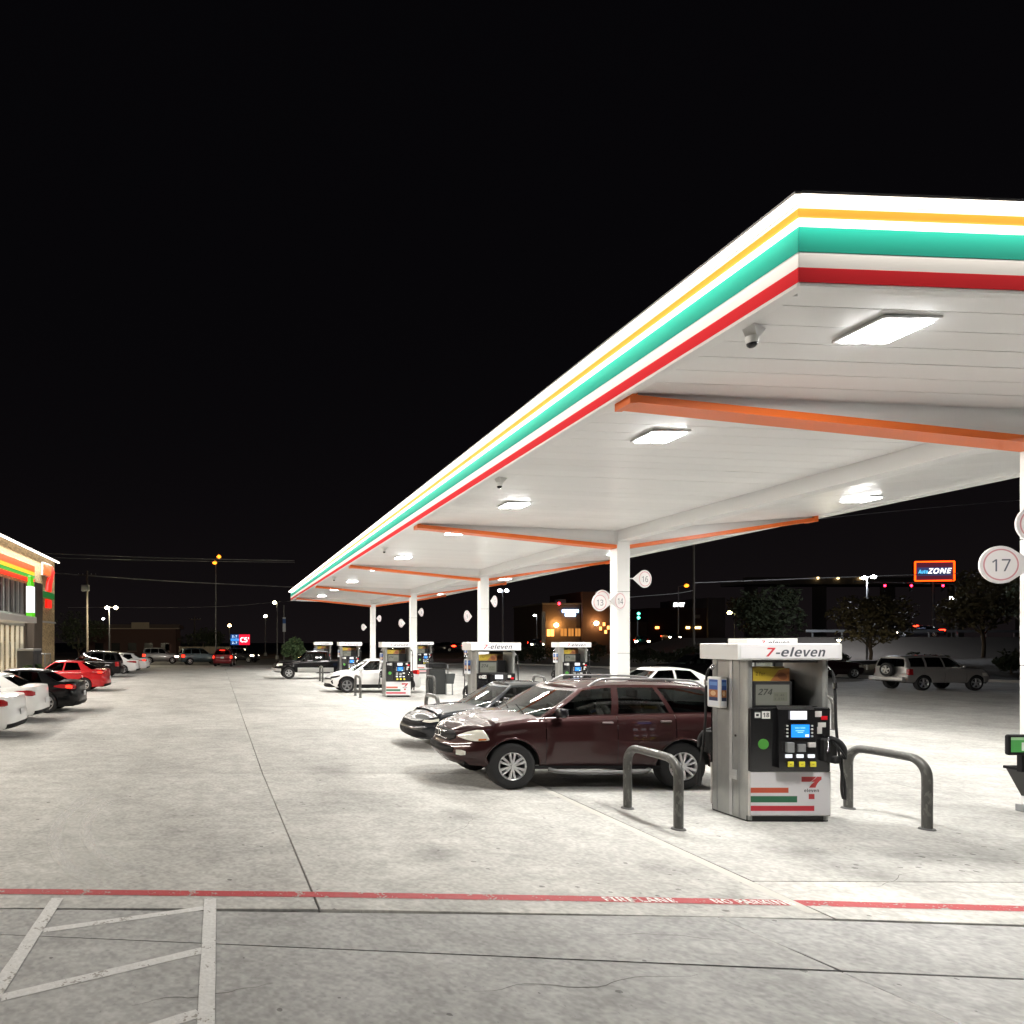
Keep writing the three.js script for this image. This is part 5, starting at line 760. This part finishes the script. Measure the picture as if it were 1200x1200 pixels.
{ const b = thing('bush', 'round green bush in a low planter beyond the black pickup', 'bush', W3(6.15, 0, 60.5)); part('stems', [0, 1, 2].map((k) => rod(V3(0, .2, 0), V3(Math.cos(k * 2.1) * .5, 1.2, Math.sin(k * 2.1) * .5), .04, .02, 6)), bark, b); part('foliage', leafCloud(2400, [1.15, 1.1, 1.0], [0, 1.45, 0], .13, 14, 4), leafMat(.05, .085, .03), b);
  whole('planter_kerb', [wallBar(W3(4.6, 0, 59.3), W3(8.4, 0, 59.3), 0, .3, -.1, .1), wallBar(W3(4.6, 0, 62), W3(8.4, 0, 62), 0, .3, -.1, .1), wallBar(W3(4.6, 0, 59.41), W3(4.6, 0, 61.89), 0, .3, -.1, .1), wallBar(W3(8.4, 0, 59.41), W3(8.4, 0, 61.89), 0, .3, -.1, .1)], kerbMat, 'low concrete planter edge around the green bush', 'planter'); }
{ const H = leafMat(.035, .045, .02); let k = 0; const where = ['behind the grey sedan', 'right of the second column', 'behind the fuel pump seen over the maroon SUV', 'left of the numbered column', 'right of the numbered column', 'behind the white sedan', 'behind the black SUV', 'left of the large near pump', 'behind the large near pump', 'behind the dark maroon SUV', 'beyond the silver SUV', 'past the silver SUV toward the frame edge'];
  for (const [px, d, w, h] of [[605, 76, 3.4, 1.9], [632, 76, 3.4, 2.1], [662, 75.5, 3.4, 2.0], [696, 75, 3.2, 2.2], [752, 72, 3.4, 2.0], [785, 70, 3.4, 1.9], [815, 67, 3.4, 2.0], [850, 64, 3.2, 2.0], [935, 58, 3.2, 1.7], [975, 55, 3, 1.6], [1090, 50, 3.4, 1.6], [1185, 46, 3.2, 1.8]]) { const x = (px - CX) * d / F, g = thing('hedge', `low dark shrub of the roadside hedge ${where[k]}`, 'hedge', W3(x, 0, d), 0, 'shrubs of the roadside hedge'); part('stem', rod(V3(0, 0, 0), V3(0, h * .6, 0), .05), bark, g); part('foliage', leafCloud(800, [w / 2, h / 2, .8], [0, h * .55, 0], .14, 12, 40 + k++), H, g); } }
// ---------------------------------------------------------------- buildings and signs far off
const brownBrick = std(lin(.13, .085, .06), .9), brownDark = std(lin(.075, .038, .032), .9), beige = std(lin(.3, .25, .19), .9);
{ const d = 112, [x0, h0] = at(102, 731, d), [x1] = at(206, 0, d), g = thing('low_building', 'low dark brown building with a pale blank sign board on its roof edge', 'building', W3((x0 + x1) / 2, -.1, d + 6)), w = x1 - x0;
  part('wall', box(w, h0 - .6, 12, 0, (h0 - .6) / 2, 0), brownDark, g); part('roof', box(w + 1.2, .6, 13, 0, h0 - .3, 0), std(lin(.06, .04, .035), .8), g); part('eave_trim', box(w + 1.3, .15, .12, 0, h0 - .7, 6.6), beige, g); part('sign_board', box(2.9, .95, .12, at(165, 0, d)[0] - (x0 + x1) / 2, h0 - .15, 6.62), beige, g); for (let i = 0; i < 5; i++) { const wv = part('window', box(1.4, 1.3, .06, -w / 2 + 2 + i * 2.7, 1.6, 6.03), std(lin(.02, .02, .02), .2), g); part('sill', box(1.6, .08, .14, -w / 2 + 2 + i * 2.7, .9, 6.07), beige, wv); } part('door', box(1, 2.1, .06, w / 2 - 1.2, 1.05, 6.03), std(lin(.1, .03, .02), .6), g);
  const lw = thing('boundary_wall', 'low pale wall behind the far street', 'wall', W3(at(240, 0, 105)[0], -.1, 105)); for (let i = 0; i < 5; i++) part('wall_panel', box(1.55, 1.6, .2, -3.2 + i * 1.6, .8, 0), beige, lw); part('coping', box(8.1, .1, .3, 0, 1.65, 0), beige, lw); }
{ const d = 140, X = (px) => at(px, 0, d)[0], Y = (py) => at(0, py, d)[1], c = X(675), g = thing('restaurant_building', 'brown brick building with blue lit sign and warm lit windows', 'building', W3(c, -.1, d + 7)), z = 7.02;
  const seg = (a, b, py, nm, m, dz = 0) => part(nm, box(X(b) - X(a), Y(py), 14, (X(a) + X(b)) / 2 - c, Y(py) / 2, dz), m, g);
  seg(636, 680, 708, 'wall', brownBrick); seg(681, 716, 693, 'tower_wall', brownDark, .5); part('parapet', box(X(681) - X(635), .3, 14.3, (X(635) + X(681)) / 2 - c, Y(707), 0), beige, g);
  for (const [a, b, y0, y1] of [[641, 649, 737, 745], [657, 664, 736, 745], [666, 672, 736, 745], [674, 680, 736, 745]]) { const w = part('window', box(X(b) - X(a), Y(y0) - Y(y1), .1, (X(a) + X(b)) / 2 - c, (Y(y0) + Y(y1)) / 2, z), glow(0xffa850, a < 650 ? 2.2 : .35, 0x331a08), g); part('frame', box(.08, Y(y0) - Y(y1), .14, (X(a) + X(b)) / 2 - c, (Y(y0) + Y(y1)) / 2, z), trimBlack, w); }
  for (const [px, py, zz] of [[651, 732, 1.2], [696, 730, 1.8]]) { const p = new THREE.PointLight(0xffc070, 24, 0, 2); p.position.set(X(px), Y(py), -(d + 7) + z + zz); p.castShadow = true; p.shadow.radius = 6; scene.add(p); }
  part('wall_lamp', new THREE.SphereGeometry(.45, 10, 8).translate(X(651) - c, Y(732), z + .3), glow(0xffd880, 14), g); part('wall_lamp', new THREE.SphereGeometry(.45, 10, 8).translate(X(696) - c, Y(730), z + .9), glow(0xffe8a0, 14), g);
  for (const [px, py, w] of [[668, 715.5, 3.3], [668, 720, 2.1]]) part('blue_lit_sign', box(w, .6, .15, X(px) - c, Y(py), z + .1), glow(0x9cc8ff, 4, 0x334455), g); part('roof_unit', rbox(1.7, 1.2, 1.5, .05, X(668) - c, Y(704), 3), grey, g); part('warning_light', new THREE.SphereGeometry(.3, 8, 6).translate(X(655) - c, Y(708.5) + .3, z), glow(0xff2030, 9), g); 
  for (const [px, py] of [[702, 736], [708, 740], [711, 735], [706, 731]]) part('lit_window', box(.45, .7, .1, X(px) - c, Y(py), z + .55), glow(0xff9a50, 2.4, 0x331a08), g); }
{ const d = 155, X = (px) => at(px, 0, d)[0], Y = (py) => at(0, py, d)[1], c = X(800), g = thing('store_building', 'wide dark store building with white lit letters behind the orange lamp', 'building', W3(c, -.1, d + 8)), z = 8.03;
  part('wall', box(X(848) - X(760), Y(712), 16, (X(848) + X(760)) / 2 - c, Y(712) / 2, 0), brownDark, g); part('entrance_block', box(X(848) - X(828), Y(700), 17, (X(848) + X(828)) / 2 - c, Y(700) / 2, 0), std(lin(.1, .08, .075), .9), g); part('low_wing', box(X(760) - X(722), Y(728), 15, (X(760) + X(722)) / 2 - c, Y(728) / 2, 0), brownBrick, g);
  const t = canvasTex(256, 96, (x) => { x.fillStyle = '#000'; x.fillRect(0, 0, 256, 96); x.fillStyle = '#fff'; x.font = 'bold 92px sans-serif'; x.textAlign = 'center'; x.textBaseline = 'middle'; x.fillText('SUIT', 128, 52); }); part('lit_sign', new THREE.PlaneGeometry(3.3, 1.25).translate(X(794) - c, Y(707) - .2, z + .45), std(0x050505, .5, 0, { emissive: new THREE.Color(0xffffff), emissiveMap: t, emissiveIntensity: 5 }), g); part('sign_backing', box(3.8, 1.8, .35, X(794) - c, Y(707) - .2, z + .2), brownDark, g);
  for (const px of [770, 806, 814, 819, 833]) part('shop_window_light', box(.8, .5, .1, X(px) - c, Y(735), z + .02), glow(px === 770 ? 0xff9040 : 0xffd070, 5), g); part('small_notice_sign', box(1.2, .8, .1, X(817) - c, Y(722), z + .03), beige, g); }
// vehicle lamps on the side street
function farCar(label, px, py, d, paint, facing) { const [x] = at(px, 0, d); buildVehicle('far_car', label, 'car', sedan({ paint, seams: [], doors: [], mirror: false, pairs: [['headlight', [[.4, .55, .72], [.7, .55, .72], [.98, .58, .73]], glow(0xfff2d0, 30, 0xbbbbbb)], ['tail_light', [[1.95, .78, .95], [2.2, .77, .97], [2.5, .79, .95]], glow(0xff2412, 14, 0x550606)]] }), W3(x, at(0, py, d)[1], d), facing, 'cars driving on the side street'); }
farCar('far car with dazzling headlamps above the white sedan', 752, 757, 98, paintDark, -Math.PI / 2 - .5); farCar('far car with bright headlamps below the lit letters', 786, 751, 120, paintDark, -Math.PI / 2 - .25); farCar('far car with headlamps seen left of the bare white pole', 628, 760, 100, paintDark, -Math.PI / 2 - .3); structure(part('raised_road', [hexa(W3(62, -.1, 74), W3(150, -.1, 66), W3(150, -.1, 110), W3(62, -.1, 112), W3(68, 2.9, 82), W3(150, 2.9, 74), W3(150, 2.9, 102), W3(68, 2.9, 104))], std(lin(.05, .042, .035), .95), scene));
{ const g = thing('guard_rail', 'long guard rail along the raised road behind the silver SUV', 'guard rail', W3(72, 2.9, 82.4), .09); part('rail', box(60, .3, .08, 28, .75, 0), galv, g); for (let i = 0; i < 16; i++) part('post', box(.12, .8, .12, -1 + i * 3.9, .4, -.12), galv, g); }
farCar('far car with red tail lamps high on the raised road', 1054, 741, 98, paintDark, Math.PI / 2 + .5); farCar('far car with red and amber lamps passing behind the silver SUV', 1078, 746.8, 86, paintDark, 2.3); farCar('far car with red tail lamps behind the small pumps', 522, 764, 98, paintDark, 2.2); farCar('far car with red lamps seen through the pump opening', 473, 765, 95, paintDark, 1.7);
// traffic signals, boards
{ const d = 104, [x, h] = at(1120, 686, d), g = thing('traffic_signal', 'traffic signal arm with three red lights below the orange-framed sign', 'traffic light', W3(x, -.1, d)); part('pole', rod(V3(0, 0, 0), V3(0, h + .4, 0), .14, .1), poleMat, g); part('mast_arm', rod(V3(0, h + .3, 0), V3(at(1000, 0, d)[0] - x, h + .7, 0), .09, .05), poleMat, g);
  for (const px of [1035, 1066, 1103]) { const s = new THREE.Group(); s.name = 'signal_head'; s.position.set(at(px, 0, d)[0] - x, h - .1, .15); g.add(s); part('housing', rbox(.36, 1.05, .2, .04, 0, -.2, 0), trimBlack, s); part('red_light', cyl(.17, .17, .08, 16).rotateX(Math.PI / 2).translate(0, .14, .1), glow(0xff1830, 14), s); part('unlit_lens', [cyl(.12, .12, .05, 12).rotateX(Math.PI / 2).translate(0, -.2, .1), cyl(.12, .12, .05, 12).rotateX(Math.PI / 2).translate(0, -.52, .1)], dark, s); }
  const [gx, gh] = at(747, 720, 100), t = thing('traffic_signal', 'traffic signal with green lights beside the numbered column', 'traffic light', W3(gx, -.1, 100)); part('pole', rod(V3(0, 0, 0), V3(0, gh + .2, 0), .09), poleMat, t); part('housing', rbox(.4, 1.1, .24, .05, 0, gh, .15), trimBlack, t); part('green_light', cyl(.2, .2, .06, 14).rotateX(Math.PI / 2).translate(0, gh + .2, .28), glow(0x50ffd0, 5), t); part('green_light', cyl(.2, .2, .06, 14).rotateX(Math.PI / 2).translate(0, gh - .4, .28), glow(0x50ffd0, 5), t); }
{ const d = 122, [x, h] = at(1093.5, 669.5, d), g = thing('neon_sign', 'tall pole sign with an orange glowing frame and white lettering', 'sign', W3(x, -.1, d), -.15), w = 6.3, hh = 3.6; part('pole', rod(V3(0, 0, 0), V3(0, h - hh / 2, 0), .22, .18), poleMat, g); part('cabinet', box(w, hh, .5, 0, h + .1, 0), std(lin(.06, .02, .03), .6), g);
  const t = canvasTex(256, 144, (c) => { c.fillStyle = '#3a1420'; c.fillRect(0, 0, 256, 144); c.fillStyle = '#242c4c'; c.fillRect(10, 40, 236, 68); c.fillStyle = '#4fb8e8'; c.font = 'italic bold 44px sans-serif'; c.fillText('Auto', 16, 90, 66); c.fillStyle = '#fff'; c.font = 'italic bold 62px sans-serif'; c.fillText('ZONE', 80, 92, 160); }); part('sign_face', new THREE.PlaneGeometry(w - .5, hh - .5).translate(0, h + .1, .27), std(0x050505, .5, 0, { emissive: new THREE.Color(0xffffff), emissiveMap: t, emissiveIntensity: 1.1 }), g);
  const n = glow(0xff4408, 2.4); for (const s of [-1, 1]) { part('neon_tube', rod(V3(-w / 2 + .1, h + .1 + s * (hh / 2 - .1), .3), V3(w / 2 - .1, h + .1 + s * (hh / 2 - .1), .3), .12), n, g); part('neon_tube', rod(V3(s * (w / 2 - .1), h + .1 - hh / 2 + .1, .3), V3(s * (w / 2 - .1), h + .1 + hh / 2 - .1, .3), .12), n, g); } }
{ const d = 128, [x, h] = at(281.5, 749, d), g = thing('price_sign', 'red and blue glowing price board at the far side of the street', 'sign', W3(x, -.1, d)); for (const s of [-1.2, 1.2]) part('post', rod(V3(s, 0, 0), V3(s, h, 0), .1), poleMat, g); part('cabinet', box(3.8, 2.1, .4, 0, h, 0), trimBlack, g);
  const t = canvasTex(256, 144, (c) => { c.fillStyle = '#b3122a'; c.fillRect(112, 0, 144, 144); c.fillStyle = '#16335e'; c.fillRect(0, 0, 112, 144); c.fillStyle = '#cfe6ff'; c.font = 'bold 38px monospace'; for (const y of [44, 88, 132]) c.fillText('2.7', 18, y - 4); c.fillStyle = '#2f6fb8'; c.fillRect(0, 58, 112, 30); c.fillStyle = '#fff'; c.font = 'bold 92px sans-serif'; c.fillText("C5'", 122, 106, 128); }); part('sign_face', new THREE.PlaneGeometry(3.6, 1.95).translate(0, h, .21), std(0x050505, .5, 0, { emissive: new THREE.Color(0xffffff), emissiveMap: t, emissiveIntensity: 1.2 }), g);
  const [bx, bh] = at(333, 708, 90), b = thing('banner_pole', 'pole with a small blue and white banner left of the canopy', 'banner pole', W3(bx, -.1, 90)); part('pole', rod(V3(0, 0, 0), V3(0, bh, 0), .09), poleMat, b); part('banner', box(.4, 1.9, .05, 0, at(0, 731, 90)[1], .08), std(0xffffff, .6, 0, { map: canvasTex(32, 128, (c) => { c.fillStyle = '#d8dde6'; c.fillRect(0, 0, 32, 128); c.fillStyle = '#3d64a8'; c.fillRect(0, 14, 32, 40); }) }), b);
  const [wx, wh] = at(589.5, 712, 100); const wp = thing('white_pole', 'bare pale pole right of the double lamp, left of the brick building', 'pole', W3(at(637, 0, 98)[0], -.1, 98)); part('shaft', rod(V3(0, 0, 0), V3(0, at(0, 716, 98)[1], 0), .26, .24), beige, wp); part('foot', cyl(.4, .45, .3, 14, 0, .15, 0), kerbMat, wp); }
{ // road bridge behind the trees
  const d = 190, X = (px) => at(px, 0, d)[0], Y = (py) => at(0, py, d)[1], c = X(1050), g = thing('road_bridge', 'long pale road bridge crossing behind the trees', 'bridge', W3(c, 0, d)); part('deck', box(X(1330) - X(858), 1.1, 9, (X(1330) + X(858)) / 2 - c, Y(684), 0), std(lin(.2, .17, .14), .9), g); part('railing', box(X(1330) - X(858), .8, .2, (X(1330) + X(858)) / 2 - c, Y(684) + 1.0, 4.2), std(lin(.16, .13, .11), .9), g); for (const px of [880, 960, 1040, 1120, 1200]) part('pier', box(1.4, Y(686), 3, X(px) - c, Y(686) / 2 - .3, 0), std(lin(.16, .14, .12), .9), g); for (const px of [941, 964, 990, 1140, 1158]) part('bridge_light', new THREE.SphereGeometry(.32, 8, 6).translate(X(px) - c, Y(681) + .4, 4.8), glow(0xffe0a0, 2.5), g); }
{ const [gx] = at(967, 0, 78), r = thing('guard_rail', 'low pale guard rail lit beside the silver SUV', 'guard rail', W3(at(1012, 0, 52)[0], 0, 52), .35); part('rail', box(4.6, .3, .08, 0, .75, 0), galv, r); for (let i = 0; i < 4; i++) part('post', box(.1, .8, .1, -2 + i * 1.33, .4, -.1), galv, r); }
renderer.render(scene, camera);
